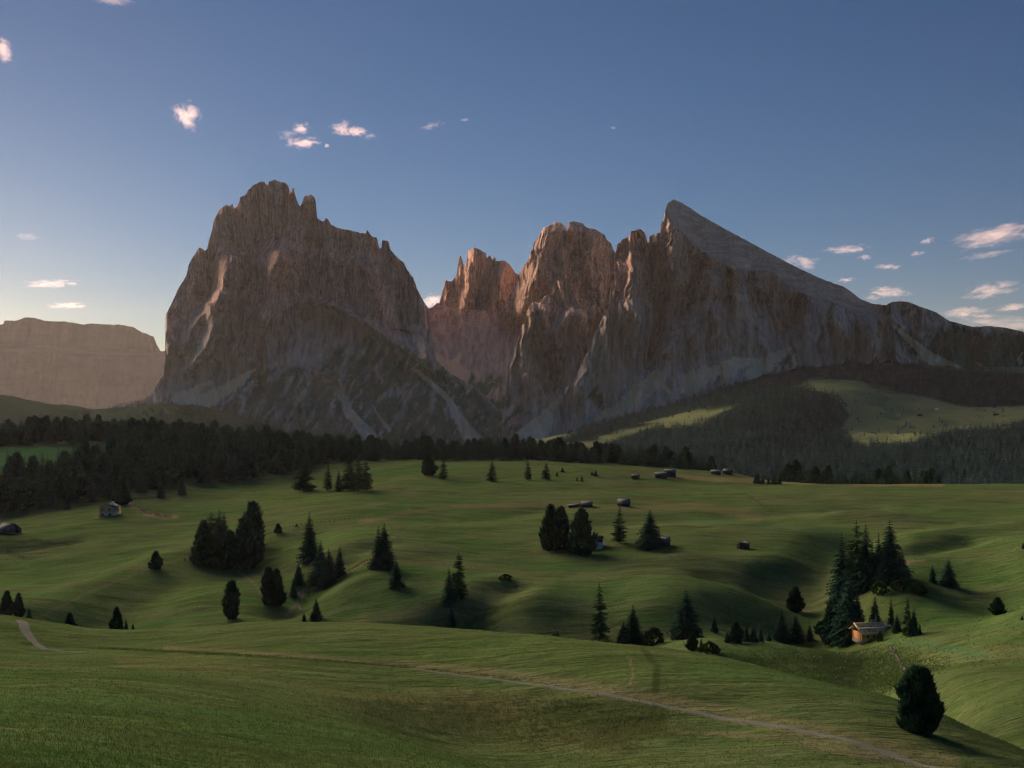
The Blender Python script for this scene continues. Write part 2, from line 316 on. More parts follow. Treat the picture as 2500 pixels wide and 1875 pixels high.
# ------------------------------------------------------------------ rock
def rock_material(name, warm=0.0):
    m = NT(name); p = m.pos(); 
    a = m.noise(p, 0.0035, 6, 0.62, 0.5); b = m.noise(m.pos((1, 0.3, 0.22)), 0.014, 6, 0.68, 0.4); d = m.noise(m.pos((1, 0.2, 0.12)), 0.05, 5, 0.7)
    sp = m.noise(m.pos((1, 0.3, 0.3)), 0.13, 4, 0.75, 0.3)
    strata = m.noise(m.pos((0.12, 0.12, 1.6), (0.06, 0.04, 0)), 0.02, 4, 0.6)
    c = m.mix(m.ramp(a, [(0.35, 0.0), (0.65, 1.0)]), (0.690, 0.400, 0.290), (0.820, 0.505, 0.370))  # rose glow of the upper walls is put into this redder base
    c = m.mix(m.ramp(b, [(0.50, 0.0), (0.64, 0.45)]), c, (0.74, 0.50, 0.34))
    c = m.mix(m.ramp(d, [(0.34, 0.8), (0.52, 0.0)]), c, (0.230, 0.160, 0.130))
    c = m.mix(m.ramp(m.noise(m.pos((1, 0.15, 0.07)), 0.022, 4, 0.6, 0.3), [(0.36, 0.7), (0.48, 0.0)]), c, (0.26, 0.18, 0.15))
    c = m.mix(m.ramp(strata, [(0.40, 0.22), (0.52, 0.0)]), c, (0.20, 0.16, 0.14))
    c = m.mix(m.ramp(sp, [(0.34, 0.45), (0.46, 0.0)]), c, (0.24, 0.165, 0.135)); c = m.mix(m.ramp(sp, [(0.56, 0.0), (0.70, 0.4)]), c, (0.78, 0.60, 0.45))
    def crack(sc, scale, w, dist=0.8):
        q = m.noise(m.pos(sc), scale, 5, 0.6, dist); return m.ramp(m.math('ABSOLUTE', m.math('SUBTRACT', q, 0.5)), [(0.0, 1.0), (w, 0.0)])
    c = m.mix(m.math('MULTIPLY', crack((1, 0.2, 0.09), 0.02, 0.022), 0.85), c, (0.10, 0.07, 0.06)); c = m.mix(m.math('MULTIPLY', crack((1, 0.25, 0.16), 0.055, 0.03), 0.6), c, (0.14, 0.10, 0.085))
    c = m.mix(m.math('MULTIPLY', crack((0.10, 0.1, 1.0), 0.022, 0.012, 1.5), 0.55), c, (0.15, 0.11, 0.095)); c = m.mix(m.math('MULTIPLY', crack((0.9, 0.25, 0.2), 0.03, 0.02, 1.0), 0.5), c, (0.88, 0.66, 0.50))
    zg = m.n("ShaderNodeSeparateXYZ", {0: p}).outputs["Z"]
    gm = m.math('ADD', m.math('MULTIPLY', zg, 0.0022), m.math('MULTIPLY', a, -0.9)); c = m.mix(m.ramp(gm, [(0.0, 1.0), (0.6, 0.0)]), c, m.mix(m.ramp(d, [(0.36, 0.0), (0.6, 1.0)]), (0.40, 0.335, 0.285), (0.76, 0.64, 0.53)))
    c = m.mix(m.attr("pale"), c, m.mix(d, (0.62, 0.40, 0.24), (0.95, 0.68, 0.44)))
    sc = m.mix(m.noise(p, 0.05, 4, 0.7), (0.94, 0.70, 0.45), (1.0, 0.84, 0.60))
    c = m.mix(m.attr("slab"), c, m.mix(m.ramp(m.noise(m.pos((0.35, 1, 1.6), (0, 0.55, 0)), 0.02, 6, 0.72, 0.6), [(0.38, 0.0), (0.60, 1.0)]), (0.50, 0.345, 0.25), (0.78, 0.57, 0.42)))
    gr = m.mix(m.ramp(m.noise(p, 0.03, 5, 0.7), [(0.45, 0.0), (0.6, 1.0)]), (0.075, 0.160, 0.092), (0.145, 0.235, 0.125))
    c = m.mix(m.attr("green"), c, gr)
    c = m.mix(m.attr("scree"), c, sc)
    c = m.mix(m.attr("snow"), c, (0.75, 0.76, 0.80))
    n1 = m.bump(b, 1.0, 16.0); n2 = m.bump(d, 1.0, 8.0, n1)
    return m.diffuse(c, 0.95, n2, 0.1)
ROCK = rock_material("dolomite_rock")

def ip(px, pts):
    a = np.array(pts, float); return np.interp(px, a[:, 0], a[:, 1])
def mountain(name, label, sky, knee, base_row, base_Y, dx=2.2, rows=300, s_low=1.45, s_high=0.32, ridges=(), scree=(), green=None, pale=(), slab=None, snow=(),
             amp=1.0, lam=80.0, jag=2.2, seed=0, knee_w=40, slab_s=2.2, green_noise=None, strat=0.0, mat=None):
    sx = np.array(sky, float); px = np.arange(sx[0, 0], sx[-1, 0] + 0.01, dx); n = len(px)
    top = np.interp(px, sx[:, 0], sx[:, 1]) + jag * (fbm(px / 9, px * 0 + seed, 3, seed + 2)) * (1 if jag else 0)
    br = ip(px, base_row); br = np.maximum(br, top + 4); bY = ip(px, base_Y); kn = ip(px, knee)
    t = np.linspace(0, 1, rows) ** 0.92
    PX = np.broadcast_to(px, (rows, n)).copy(); PY = br[None] + t[:, None] * (top - br)[None]
    wv = 14 * fbm(PX / 60, PY / 60, 3, seed + 7)
    sl = s_high + (s_low - s_high) * sstep(-knee_w, knee_w, PY - kn[None] + wv)
    if slab is not None:
        sm = poly_soft(PX, PY, slab, 5); sl = sl * (1 - sm) + slab_s * sm
    else: sm = np.zeros_like(PX)
    dZ = -np.diff(PY, axis=0, prepend=PY[:1]) * bY[None] / FPX
    Y = bY[None] + np.cumsum(sl * dZ, axis=0)
    cliff = 1 - 0.30 * sstep(-30, 60, PY - kn[None]); cliff = cliff * (1 - 0.76 * sm)
    h = PY - top[None]                                                    # rows below the skyline
    wx = PX + 10 * fbm(PX / 45, PY / 70, 3, seed + 3) + 0.10 * (PY - 700) * noise(PX / 160, PY / 400, seed + 13)
    rel = 92 * ridged(wx / lam, PY / (lam * 5.0), 4, seed, 0.52)
    rel += 24 * ridged(wx / (lam * 0.30) + 3, PY / (lam * 2.0), 3, seed + 20, 0.55)
    rel += 8 * fbm(PX / 8, PY / 22, 3, seed + 30)
    if strat: rel += strat * fbm(PX / 260, (PY + 0.04 * PX) / 9, 3, seed + 40)
    Y = Y - rel * amp * cliff
    for r in ridges:
        pts, A, w = r[:3]; side = r[3] if len(r) > 3 else 0
        d, tt = seg_dist(PX, PY, pts)
        xl = np.interp(PY, [q[1] for q in pts], [q[0] for q in pts])     # column of the ridge line at this row
        xl = xl + 5 * fbm(PY / 28, PY * 0 + A, 3, seed + 90); s = PX - xl; s = np.sign(s) * (np.sqrt(s * s + 25) - 5)
        wl = w * (0.45 if side < 0 else 1.0); wr = w * (0.45 if side > 0 else 1.0)
        prof = np.where(s < 0, np.exp(-np.abs(s) / wl), np.exp(-np.abs(s) / wr))
        y0, y1 = pts[0][1], pts[-1][1]
        Y = Y - (2.6 if A > 0 else 3.4) * A * prof * sstep(y0 - 12, y0 + 25, PY) * (1 - sstep(y1 - 40, y1 + 30, PY))
    # masks
    def lines(L, nzs=1.0):
        mk = np.zeros_like(PX); q = fbm(PX / 14, PY / 14, 3, seed + 50)
        for pts, w0, w1, k in L:
            d, tt = seg_dist(PX + q * 5 * nzs, PY + q * 3 * nzs, pts); w = w0 + (w1 - w0) * tt
            mk = np.maximum(mk, k * (1 - sstep(w * 0.55, w * 1.0, d)))
        return mk
    scm = lines(scree); pam = lines(pale, 1.6); snm = lines(snow, 0.6)
    q = fbm((PX + 0.5 * (PY - 1000)) / 22, PY / 48, 4, seed + 60) + 0.35 * fbm(PX / 6, PY / 6, 2, seed + 66)
    grm = np.zeros_like(PX)
    for P, w, bias in (green or []): grm = np.maximum(grm, poly_soft(PX + 8 * q, PY + 8 * q, P, w) * sstep(-0.55, 0.25, q + bias))
    grm *= 1 - scm
    V = unproj(PX, PY, Y)
    # far side, so the mountain is a solid body
    nb = 7; top_v = V[-1]; back = []
    for k in range(1, nb + 1):
        f = k / nb; v = top_v.copy(); v[:, 1] += 900 * f ** 1.3 + 8; v[:, 2] = top_v[:, 2] + (-150 - top_v[:, 2]) * f ** 0.9; back.append(v)
    V = np.concatenate([V, np.stack(back)]); pad = lambda a: np.concatenate([a, np.repeat(a[-1:], nb, 0)])
    at = {k: np.clip(pad(a), 0, 1) for k, a in dict(scree=scm, green=grm, pale=pam, slab=sm, snow=snm).items()}
    return structure(name, mesh_np(name, V, grid_faces(rows + nb, n), True, at), mat or ROCK, label)

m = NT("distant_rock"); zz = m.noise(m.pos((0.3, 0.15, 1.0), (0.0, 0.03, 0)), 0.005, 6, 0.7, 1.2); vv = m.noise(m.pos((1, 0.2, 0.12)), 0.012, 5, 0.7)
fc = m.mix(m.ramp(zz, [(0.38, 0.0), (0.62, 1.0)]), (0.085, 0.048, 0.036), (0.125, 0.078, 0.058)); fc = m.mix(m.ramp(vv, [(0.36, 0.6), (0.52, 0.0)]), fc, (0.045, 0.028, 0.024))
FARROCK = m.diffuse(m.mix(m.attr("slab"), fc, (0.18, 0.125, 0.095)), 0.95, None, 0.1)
c6 = lambda *P: [(300 + x * 0.36166, 400 + y * 0.36166) for x, y in P]
c7 = lambda *P: [(1000 + x * 0.36166, 450 + y * 0.36166) for x, y in P]
c8 = lambda *P: [(1600 + x * 0.40687, 450 + y * 0.40687) for x, y in P]

# far table mountain on the left
mountain("mountain", "distant flat-topped mountain range at the left",
    [(-700, 800), (-350, 770), (-120, 785), (0, 792), (9, 790), (11, 783), (45, 782), (58, 776), (70, 775), (85, 776), (110, 783), (160, 785), (190, 790), (205, 793), (215, 790), (245, 791), (300, 793), (325, 798),
     (345, 810), (375, 822), (383, 842), (392, 857), (430, 860), (520, 880), (800, 990)],
    [(-700, 1100), (800, 1100)], [(-700, 1030), (800, 1030)], [(-700, 11000), (800, 11000)], dx=3, rows=150, s_high=0.45, amp=0.8, lam=110, jag=1.2, seed=11, strat=6,
    slab=[(-800, 848), (0, 842), (150, 850), (300, 856), (800, 860), (800, 874), (300, 869), (150, 862), (0, 858), (-800, 862)], slab_s=4.5, mat=FARROCK)

# basin of scree under the notch
mountain("mountain", "scree basin below the notch between the two massifs",
    [(880, 720), (960, 745), (1046, 753), (1056, 750), (1064, 742), (1072, 742), (1085, 750), (1200, 760), (1330, 800)], [(880, 700), (1330, 700)], [(880, 1110), (1330, 1110)], [(880, 4150), (1330, 4150)],
    rows=160, s_low=2.1, s_high=1.2, amp=0.5, seed=5, jag=1,
    scree=[(c6((1960, 1110), (1985, 1180), (2060, 1300), (2212, 1420)), 20, 30, 1), ([(1010, 880), (1060, 950), (1140, 1060)], 40, 20, 0.7), (c7((20, 1000), (100, 1180), (340, 1290)), 26, 30, 0.9), (c7((340, 1150), (300, 1210), (250, 1230)), 6, 22, 1)],
    green=[([(980, 930), (1100, 900), (1230, 920), (1250, 1120), (1000, 1120)], 12, 0.15)])

# left massif
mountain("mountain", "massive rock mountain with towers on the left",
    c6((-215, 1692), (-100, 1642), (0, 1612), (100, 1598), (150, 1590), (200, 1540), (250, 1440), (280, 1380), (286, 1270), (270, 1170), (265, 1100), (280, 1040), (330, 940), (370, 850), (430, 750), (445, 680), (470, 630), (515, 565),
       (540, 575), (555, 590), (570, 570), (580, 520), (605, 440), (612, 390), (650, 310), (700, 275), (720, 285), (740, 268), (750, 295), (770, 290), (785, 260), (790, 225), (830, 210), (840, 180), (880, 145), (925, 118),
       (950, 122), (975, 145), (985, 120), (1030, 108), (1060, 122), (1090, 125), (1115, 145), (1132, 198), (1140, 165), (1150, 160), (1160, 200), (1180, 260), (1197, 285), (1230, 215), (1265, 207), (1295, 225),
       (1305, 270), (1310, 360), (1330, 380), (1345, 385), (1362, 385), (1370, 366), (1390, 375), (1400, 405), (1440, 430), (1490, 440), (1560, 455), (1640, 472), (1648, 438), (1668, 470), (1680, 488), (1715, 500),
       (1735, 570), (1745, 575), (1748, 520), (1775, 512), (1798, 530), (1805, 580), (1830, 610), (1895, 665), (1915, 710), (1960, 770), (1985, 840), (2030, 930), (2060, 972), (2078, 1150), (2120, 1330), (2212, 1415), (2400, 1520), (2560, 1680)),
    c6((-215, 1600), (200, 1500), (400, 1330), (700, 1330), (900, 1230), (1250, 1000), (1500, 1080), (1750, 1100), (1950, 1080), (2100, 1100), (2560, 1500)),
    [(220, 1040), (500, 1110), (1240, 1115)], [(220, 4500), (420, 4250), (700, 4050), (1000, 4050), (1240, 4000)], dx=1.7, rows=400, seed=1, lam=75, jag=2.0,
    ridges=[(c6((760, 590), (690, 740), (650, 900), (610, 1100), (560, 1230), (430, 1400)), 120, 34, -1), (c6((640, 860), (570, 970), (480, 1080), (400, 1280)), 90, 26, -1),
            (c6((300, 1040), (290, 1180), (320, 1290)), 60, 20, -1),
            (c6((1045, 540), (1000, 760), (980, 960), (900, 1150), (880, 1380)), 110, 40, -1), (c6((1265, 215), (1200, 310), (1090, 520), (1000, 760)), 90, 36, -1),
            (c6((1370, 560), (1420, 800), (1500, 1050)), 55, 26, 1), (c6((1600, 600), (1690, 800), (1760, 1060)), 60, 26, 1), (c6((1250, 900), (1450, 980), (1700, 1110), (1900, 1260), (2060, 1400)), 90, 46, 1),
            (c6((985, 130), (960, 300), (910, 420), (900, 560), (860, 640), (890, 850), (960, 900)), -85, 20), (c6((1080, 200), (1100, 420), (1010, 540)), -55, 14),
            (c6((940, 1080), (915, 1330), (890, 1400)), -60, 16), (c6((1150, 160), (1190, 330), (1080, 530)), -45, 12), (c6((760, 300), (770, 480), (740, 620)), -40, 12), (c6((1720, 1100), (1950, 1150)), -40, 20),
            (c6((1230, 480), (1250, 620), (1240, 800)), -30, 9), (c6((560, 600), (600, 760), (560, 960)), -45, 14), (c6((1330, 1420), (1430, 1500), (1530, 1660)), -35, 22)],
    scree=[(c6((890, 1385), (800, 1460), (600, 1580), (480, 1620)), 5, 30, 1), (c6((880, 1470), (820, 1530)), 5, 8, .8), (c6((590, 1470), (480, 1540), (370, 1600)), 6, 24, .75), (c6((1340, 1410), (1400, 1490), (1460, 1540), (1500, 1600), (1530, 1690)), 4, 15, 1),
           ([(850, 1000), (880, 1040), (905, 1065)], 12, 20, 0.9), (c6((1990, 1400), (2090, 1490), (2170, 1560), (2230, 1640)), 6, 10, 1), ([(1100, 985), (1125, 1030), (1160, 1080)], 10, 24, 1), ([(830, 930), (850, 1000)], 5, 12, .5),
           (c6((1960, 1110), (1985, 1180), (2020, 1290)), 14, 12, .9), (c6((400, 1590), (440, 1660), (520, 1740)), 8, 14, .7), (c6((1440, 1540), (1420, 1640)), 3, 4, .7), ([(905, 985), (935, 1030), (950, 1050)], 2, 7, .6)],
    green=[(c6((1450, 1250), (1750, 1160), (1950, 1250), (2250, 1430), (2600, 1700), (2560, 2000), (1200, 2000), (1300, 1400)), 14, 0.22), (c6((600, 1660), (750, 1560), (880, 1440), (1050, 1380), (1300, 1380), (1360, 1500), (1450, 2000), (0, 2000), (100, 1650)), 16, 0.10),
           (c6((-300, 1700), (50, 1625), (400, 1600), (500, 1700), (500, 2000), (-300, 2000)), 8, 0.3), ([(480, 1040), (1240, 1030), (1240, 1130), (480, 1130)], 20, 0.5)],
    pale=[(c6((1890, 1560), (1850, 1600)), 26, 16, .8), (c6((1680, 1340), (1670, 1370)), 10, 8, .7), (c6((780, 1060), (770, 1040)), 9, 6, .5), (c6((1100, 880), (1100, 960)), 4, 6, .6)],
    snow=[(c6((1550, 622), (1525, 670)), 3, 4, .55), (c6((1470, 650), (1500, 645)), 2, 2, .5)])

# five-fingered crest behind the basin
mountain("mountain", "jagged small crest with needle towers beside the notch",
    c7((60, 860), (120, 838), (150, 835), (180, 800), (200, 806), (218, 740), (235, 680), (246, 632), (256, 655), (285, 657), (318, 612), (330, 500), (345, 482), (365, 540), (380, 548), (392, 455), (430, 425), (470, 440), (515, 465), (522, 498),
       (545, 478), (560, 512), (573, 486), (590, 516), (640, 515), (680, 545), (715, 600), (740, 612), (800, 660), (950, 800)),
    c7((60, 850), (200, 1000), (500, 1150), (950, 1200)), [(1020, 900), (1345, 960)], [(1020, 5250), (1345, 5200)], dx=1.8, rows=190, seed=23, lam=50, jag=2.2, amp=0.75,
    ridges=[(c7((430, 425), (400, 700), (330, 950)), 70, 22, -1), (c7((640, 515), (560, 760), (500, 1000)), 60, 24, -1), (c7((345, 490), (320, 700)), 40, 14, -1), (c7((535, 500), (520, 700)), -40, 12)],
    scree=[(c7((320, 880), (290, 960), (200, 1020)), 3, 16, .5)])
# broad red-lit peak
mountain("mountain", "broad peak with sunlit reddish rim in the middle",
    c7((600, 900), (690, 720), (735, 612), (760, 570), (785, 525), (800, 518), (812, 470), (822, 445), (832, 450), (838, 390), (852, 380), (880, 340), (905, 292), (970, 265), (985, 255), (1010, 253), (1040, 275), (1066, 302), (1078, 256), (1110, 247), (1170, 263), (1190, 290),
       (1250, 300), (1318, 340), (1330, 375), (1360, 398), (1378, 448), (1400, 470), (1500, 560), (1560, 800)),
    c7((600, 1100), (1560, 1150)), [(1215, 980), (1560, 980)], [(1215, 4850), (1560, 4850)], dx=1.8, rows=260, seed=31, lam=60, jag=2.0,
    ridges=[(c7((990, 258), (900, 480), (820, 700), (740, 900)), 170, 60, -1), (c7((1110, 250), (1060, 500), (1000, 760), (960, 1000)), 120, 40, -1), (c7((1072, 300), (1085, 480), (1080, 640)), -70, 12), (c7((1250, 300), (1230, 600), (1250, 900)), 60, 26, -1), (c7((860, 400), (800, 560)), 50, 14, -1)],
    pale=[(c7((1215, 460), (1215, 640)), 14, 5, .5)])
# middle buttress
mountain("mountain", "dark rocky buttress in front of the middle peak",
    c7((430, 1640), (560, 1560), (640, 1420), (672, 1250), (690, 1180), (740, 1020), (780, 900), (815, 805), (840, 796), (875, 800), (892, 790), (905, 760), (950, 735), (980, 665), (1000, 640), (1015, 660), (1040, 640), (1075, 580), (1090, 545), (1105, 570), (1115, 640), (1150, 760), (1220, 800), (1330, 850), (1420, 1000)),
    c7((430, 1500), (700, 1350), (1000, 1380), (1420, 1400)), [(1150, 1110), (1520, 1110)], [(1150, 4150), (1520, 4100)], dx=1.8, rows=260, seed=43, lam=55, jag=1.6,
    ridges=[(c7((840, 800), (800, 1000), (760, 1200), (800, 1400)), 80, 26, -1), (c7((1110, 820), (1060, 900), (980, 1010), (960, 1200)), 90, 34, -1), (c7((955, 1060), (960, 1200), (980, 1400)), -110, 14), (c7((905, 770), (920, 1000)), 40, 18, -1), (c7((1180, 850), (1180, 1050)), 50, 22, 1)],
    scree=[(c7((710, 1500), (620, 1560), (500, 1640)), 6, 26, .7), (c7((980, 1440), (985, 1480)), 3, 4, .5), (c7((560, 1250), (540, 1320)), 3, 6, .6)],
    green=[([(1180, 990), (1230, 960), (1290, 1010), (1300, 1060), (1180, 1070)], 12, -0.05)],
    pale=[(c7((830, 830), (790, 930)), 8, 12, .7), (c7((850, 1010), (840, 1130)), 9, 6, .6), (c7((740, 1180), (770, 1310)), 12, 6, .8), (c7((1130, 900), (1140, 1000)), 7, 5, .4)])
# right massif with the long inclined slab
FS = c7((700, 1690), (760, 1640), (860, 1570), (1000, 1440), (1120, 1300), (1200, 1130), (1250, 1010), (1300, 905), (1345, 820), (1365, 660), (1385, 500), (1394, 450), (1400, 410), (1440, 370), (1488, 350), (1495, 315), (1520, 312), (1558, 300), (1590, 330), (1610, 402),
        (1622, 350), (1645, 334), (1664, 352), (1676, 322), (1688, 330), (1700, 255), (1714, 243), (1724, 180), (1742, 128), (1780, 100), (1830, 118), (1900, 163)) + \
     c8((280, 190), (420, 268), (560, 344), (700, 420), (850, 498), (1000, 568), (1140, 618), (1230, 688), (1300, 715), (1380, 725), (1420, 706), (1470, 700), (1520, 705), (1580, 730), (1680, 765), (1760, 818), (1900, 855), (2000, 850), (2100, 860), (2212, 885)) + [(2700, 860), (3000, 880)]
mountain("mountain", "sharp summit with a long smooth slab sloping to the right",
    FS, c7((700, 1600), (1000, 1420), (1200, 1250), (1500, 1250), (1700, 1190)) + c8((130, 900), (500, 1010), (800, 920), (1000, 1060), (1400, 1030), (1600, 1040), (1900, 1000), (2212, 950)) + [(3000, 900)],
    [(1250, 1115), (1500, 1080), (1800, 1010), (2100, 960), (3000, 960)], [(1250, 3900), (1500, 3850), (1800, 3700), (2100, 3750), (2500, 3850), (3000, 3800)], dx=1.7, rows=380, seed=57, lam=70, jag=1.0, s_low=1.35,
    slab=c8((-40, 60), (70, 150), (100, 230), (250, 370), (400, 470), (480, 505), (700, 515), (860, 640), (1080, 705), (1250, 780), (1330, 735), (1230, 660), (1000, 540), (600, 330), (110, 40)), slab_s=1.7,
    ridges=[(c7((1410, 520), (1360, 840), (1300, 1000), (1200, 1250), (1000, 1480)), 55, 46), (c7((1500, 490), (1500, 800), (1560, 1000)), 60, 24, 1), (c7((1560, 430), (1640, 700), (1640, 1000)), 60, 20, 1), (c7((1615, 420), (1700, 700), (1690, 950), (1590, 1260)), -120, 16), (c7((1760, 200), (1770, 500), (1800, 900)), 50, 22, -1),
            (c8((290, 430), (260, 560), (200, 640), (200, 830)), -70, 14), (c8((450, 500), (460, 640), (455, 800)), -60, 8), (c8((860, 660), (840, 780), (760, 900)), -60, 16), (c8((330, 560), (330, 680)), 30, 16, -1), (c8((490, 620), (500, 760)), 40, 16, -1), (c8((620, 640), (620, 800)), -35, 8),
            (c8((1080, 720), (1100, 850), (1160, 930)), 55, 20, 1), (c8((1290, 780), (1300, 920), (1320, 1010)), 40, 20, 1), (c8((350, 700), (250, 800), (100, 960), (0, 1060)), 60, 40, -1), (c8((820, 560), (760, 540)), -20, 10), (c8((1420, 800), (1500, 880)), 40, 18, 1)],
    scree=[(c7((1650, 1265), (1560, 1400), (1440, 1520), (1280, 1640)), 6, 34, 1), (c7((1560, 1330), (1420, 1480), (1340, 1600)), 6, 10, .7), (c7((990, 1480), (900, 1560), (780, 1640)), 8, 36, .85), (c7((940, 1590), (880, 1680)), 12, 34, 1), (c7((1340, 1640), (1420, 1560), (1700, 1300)), 26, 20, .5),
           (c8((480, 1055), (350, 1130), (200, 1220)), 12, 26, .9), (c8((620, 1060), (480, 1070), (440, 1110)), 8, 30, .8), (c8((800, 990), (700, 1050), (600, 1140)), 10, 30, .75), (c8((830, 1030), (840, 1110), (790, 1180)), 5, 6, 1), (c8((640, 1180), (590, 1270)), 7, 8, .9), (c8((940, 1080), (870, 1140), (760, 1220)), 6, 14, .6),
           (c8((1420, 840), (1560, 960), (1640, 1040), (1790, 1130)), 4, 26, 1), (c8((1700, 1040), (1840, 1140)), 5, 8, .8), (c8((1930, 1070), (2010, 1140)), 3, 6, .7), (c8((2200, 1010), (2180, 1080)), 3, 4, .5), (c8((1130, 1060), (1150, 1110)), 8, 12, .7), (c8((0, 1150), (80, 1250)), 5, 8, .6), (c8((560, 490), (550, 500)), 6, 3, .7), (c8((300, 1100), (200, 1170)), 10, 20, .7)],
    green=[(c8((1480, 870), (1620, 930), (1780, 860), (1900, 870), (2230, 900), (3500, 900), (3500, 1400), (1000, 1300), (1020, 1130), (1300, 1040), (1600, 1100), (1450, 930)), 10, 0.12), (c8((1640, 930), (1760, 838), (1900, 872), (2230, 902), (3500, 900), (3500, 1400), (1500, 1300), (1560, 1120), (1700, 1060)), 8, 0.9), (c8((560, 1200), (700, 1080), (830, 1040), (820, 1150), (700, 1250)), 8, -0.05), (c7((1180, 1440), (1270, 1350), (1360, 1540), (1340, 1620), (1230, 1460)), 6, 0.05),
           (c8((800, 1200), (950, 1100), (1100, 1090), (1300, 1180), (800, 1300)), 8, 0.0)],
    pale=[(c8((340, 540), (370, 640)), 10, 12, .75), (c8((260, 740), (340, 690)), 16, 8, .8), (c8((490, 640), (500, 780)), 6, 10, .9), (c8((540, 770), (600, 850)), 12, 5, .9), (c8((720, 820), (760, 870)), 10, 6, .7), (c8((640, 660), (660, 780)), 4, 5, .5), (c8((150, 380), (160, 480)), 5, 6, .35), (c7((1440, 590), (1470, 650)), 10, 8, .35), (c7((1480, 1540), (1420, 1600)), 8, 12, .6)],
    snow=[(c7((1570, 1300), (1566, 1312)), 3, 4, .8), (c7((1450, 1365), (1462, 1375)), 5, 4, .8), (c8((457, 1180), (458, 1190)), 3, 4, .8), (c8((838, 1020), (836, 1028)), 2, 3, .8)])
# ------------------------------------------------------------------ tracks
def ribbon(pts, w0, w1, lift=0.05, sub=14, wig=0.0):
    P = np.array([(p, y) for p, y in pts], float); n = len(P); t = np.linspace(0, n - 1, (n - 1) * sub + 1)
    px = np.interp(t, np.arange(n), P[:, 0]); Y = np.interp(t, np.arange(n), P[:, 1])
    for _ in range(6):
        px[1:-1] = (px[:-2] + 2 * px[1:-1] + px[2:]) / 4; Y[1:-1] = (Y[:-2] + 2 * Y[1:-1] + Y[2:]) / 4
    x = Y * (px - CX) / FPX; dx, dy = np.gradient(x), np.gradient(Y); L = np.hypot(dx, dy); nx, ny = -dy / L, dx / L
    k = np.linspace(-1, 1, 5); w = (w0 + (w1 - w0) * t / t[-1]) / 2 * (1 + wig * fbm(t * 1.3, t * 0, 3, 8))
    w2 = w * (1 + wig * fbm(t * 1.7 + 9, t * 0, 3, 9)); ww = np.where(k[None] > 0, w2[:, None], w[:, None])
    X = x[:, None] + nx[:, None] * k * ww; YY = Y[:, None] + ny[:, None] * k * ww
    Z = gz(CX + X / YY * FPX, YY) + lift - 0.07 * (np.abs(k) > 0.9)
    return np.stack([X, YY, Z], -1).reshape(-1, 3), grid_faces(len(t), 5)
m = NT("gravel"); p = m.pos(); gcol = m.mix(m.noise(p, 2.5, 5, 0.7), (0.11, 0.12, 0.10), (0.21, 0.22, 0.185))
GRAVEL = m.diffuse(gcol, 0.95, m.bump(m.noise(p, 9, 3), 0.5, 0.05), 0.1)
def path(pts, w0, w1, label, **k):
    v, f = ribbon(pts, w0, w1, **k); structure("path", mesh_np("path", v, f, True), GRAVEL, label)
path([(p, y) for p, y, r in PATH[6:]], 0.5, 1.7, "narrow gravel footpath crossing the foreground meadow", wig=0.35)
def rows_to_Y(pts, ymin, ymax=4600): return [(p, spot(p, r, ymin, ymax)[1]) for p, r in pts]
path(rows_to_Y([(52, 1515), (62, 1540), (80, 1565), (108, 1585), (150, 1590), (215, 1591)], 150, 230), 2.0, 0.7, "gravel track coming over the crest at the far left", wig=0.2)
path(rows_to_Y([(735, 1490), (727, 1470), (730, 1450), (745, 1440)], 240), 0.9, 1.2, "short pale footpath climbing between the dark trees", wig=0.3)
path(rows_to_Y([(2190, 1060), (2192, 1050), (2210, 1040), (2222, 1030)], 1900), 5, 5, "pale winding track on the far hillside clearing", lift=0.6)

# ------------------------------------------------------------------ grass blades near the camera, stones, flowers
def blades(n, pxr, yr, h0, h1, seed, keep=None, lean=0.35, per=3, wf=0.16):
    r = np.random.default_rng(seed); px = r.uniform(*pxr, n); Y = np.exp(r.uniform(math.log(yr[0]), math.log(yr[1]), n))
    z = gz(px, Y); row = HY - z / Y * FPX
    if keep is not None:
        k = keep(px, row, Y, r); px, Y, z = px[k], Y[k], z[k]
    n = len(px); x = Y * (px - CX) / FPX; V = []; tint = []
    for q in range(per):
        a = r.uniform(0, 2 * np.pi, n); h = r.uniform(h0, h1, n); b = r.uniform(0, 2 * np.pi, n); ox = r.normal(0, 0.10, n); oy = r.normal(0, 0.10, n); w = h * wf
        bx, by = x + ox, Y + oy
        p0 = np.stack([bx - np.cos(a) * w, by - np.sin(a) * w, z - 0.04], -1); p1 = np.stack([bx + np.cos(a) * w, by + np.sin(a) * w, z - 0.04], -1)
        p2 = np.stack([bx + np.cos(b) * h * lean, by + np.sin(b) * h * lean, z + h], -1)
        V.append(np.stack([p0, p1, p2], 1)); t = r.uniform(0, 1, n); tint.append(np.repeat(t, 3))
    V = np.concatenate(V).reshape(-1, 3); return V, np.arange(len(V)).reshape(-1, 3), np.concatenate(tint)
def blade_mat(name, stops, trans=0.25):
    m = NT(name); c = m.ramp(m.attr("tint"), stops); c = m.mix(m.ramp(m.noise(m.pos(), 0.06, 4), [(0.4, 0.0), (0.65, 0.6)]), c, stops[-1][1])
    d = m.n("ShaderNodeBsdfDiffuse", {"Color": c}); t = m.n("ShaderNodeBsdfTranslucent", {"Color": c}); s = m.n("ShaderNodeMixShader", {0: trans, 1: d.outputs[0], 2: t.outputs[0]})
    m.t.links.new(s.outputs[0], m.out.inputs["Surface"]); return m.mat
v, f, t = blades(130000, (-250, 2700), (30, 215), 0.05, 0.17, 5)
link("grass", mesh_np("grass", v, f, False, {"tint": t}), blade_mat("grass_blades", [(0.0, (0.032, 0.080, 0.020)), (0.55, (0.048, 0.108, 0.027)), (1.0, (0.088, 0.124, 0.042))]), kind="stuff", label="short meadow grass in the foreground", category="grass")
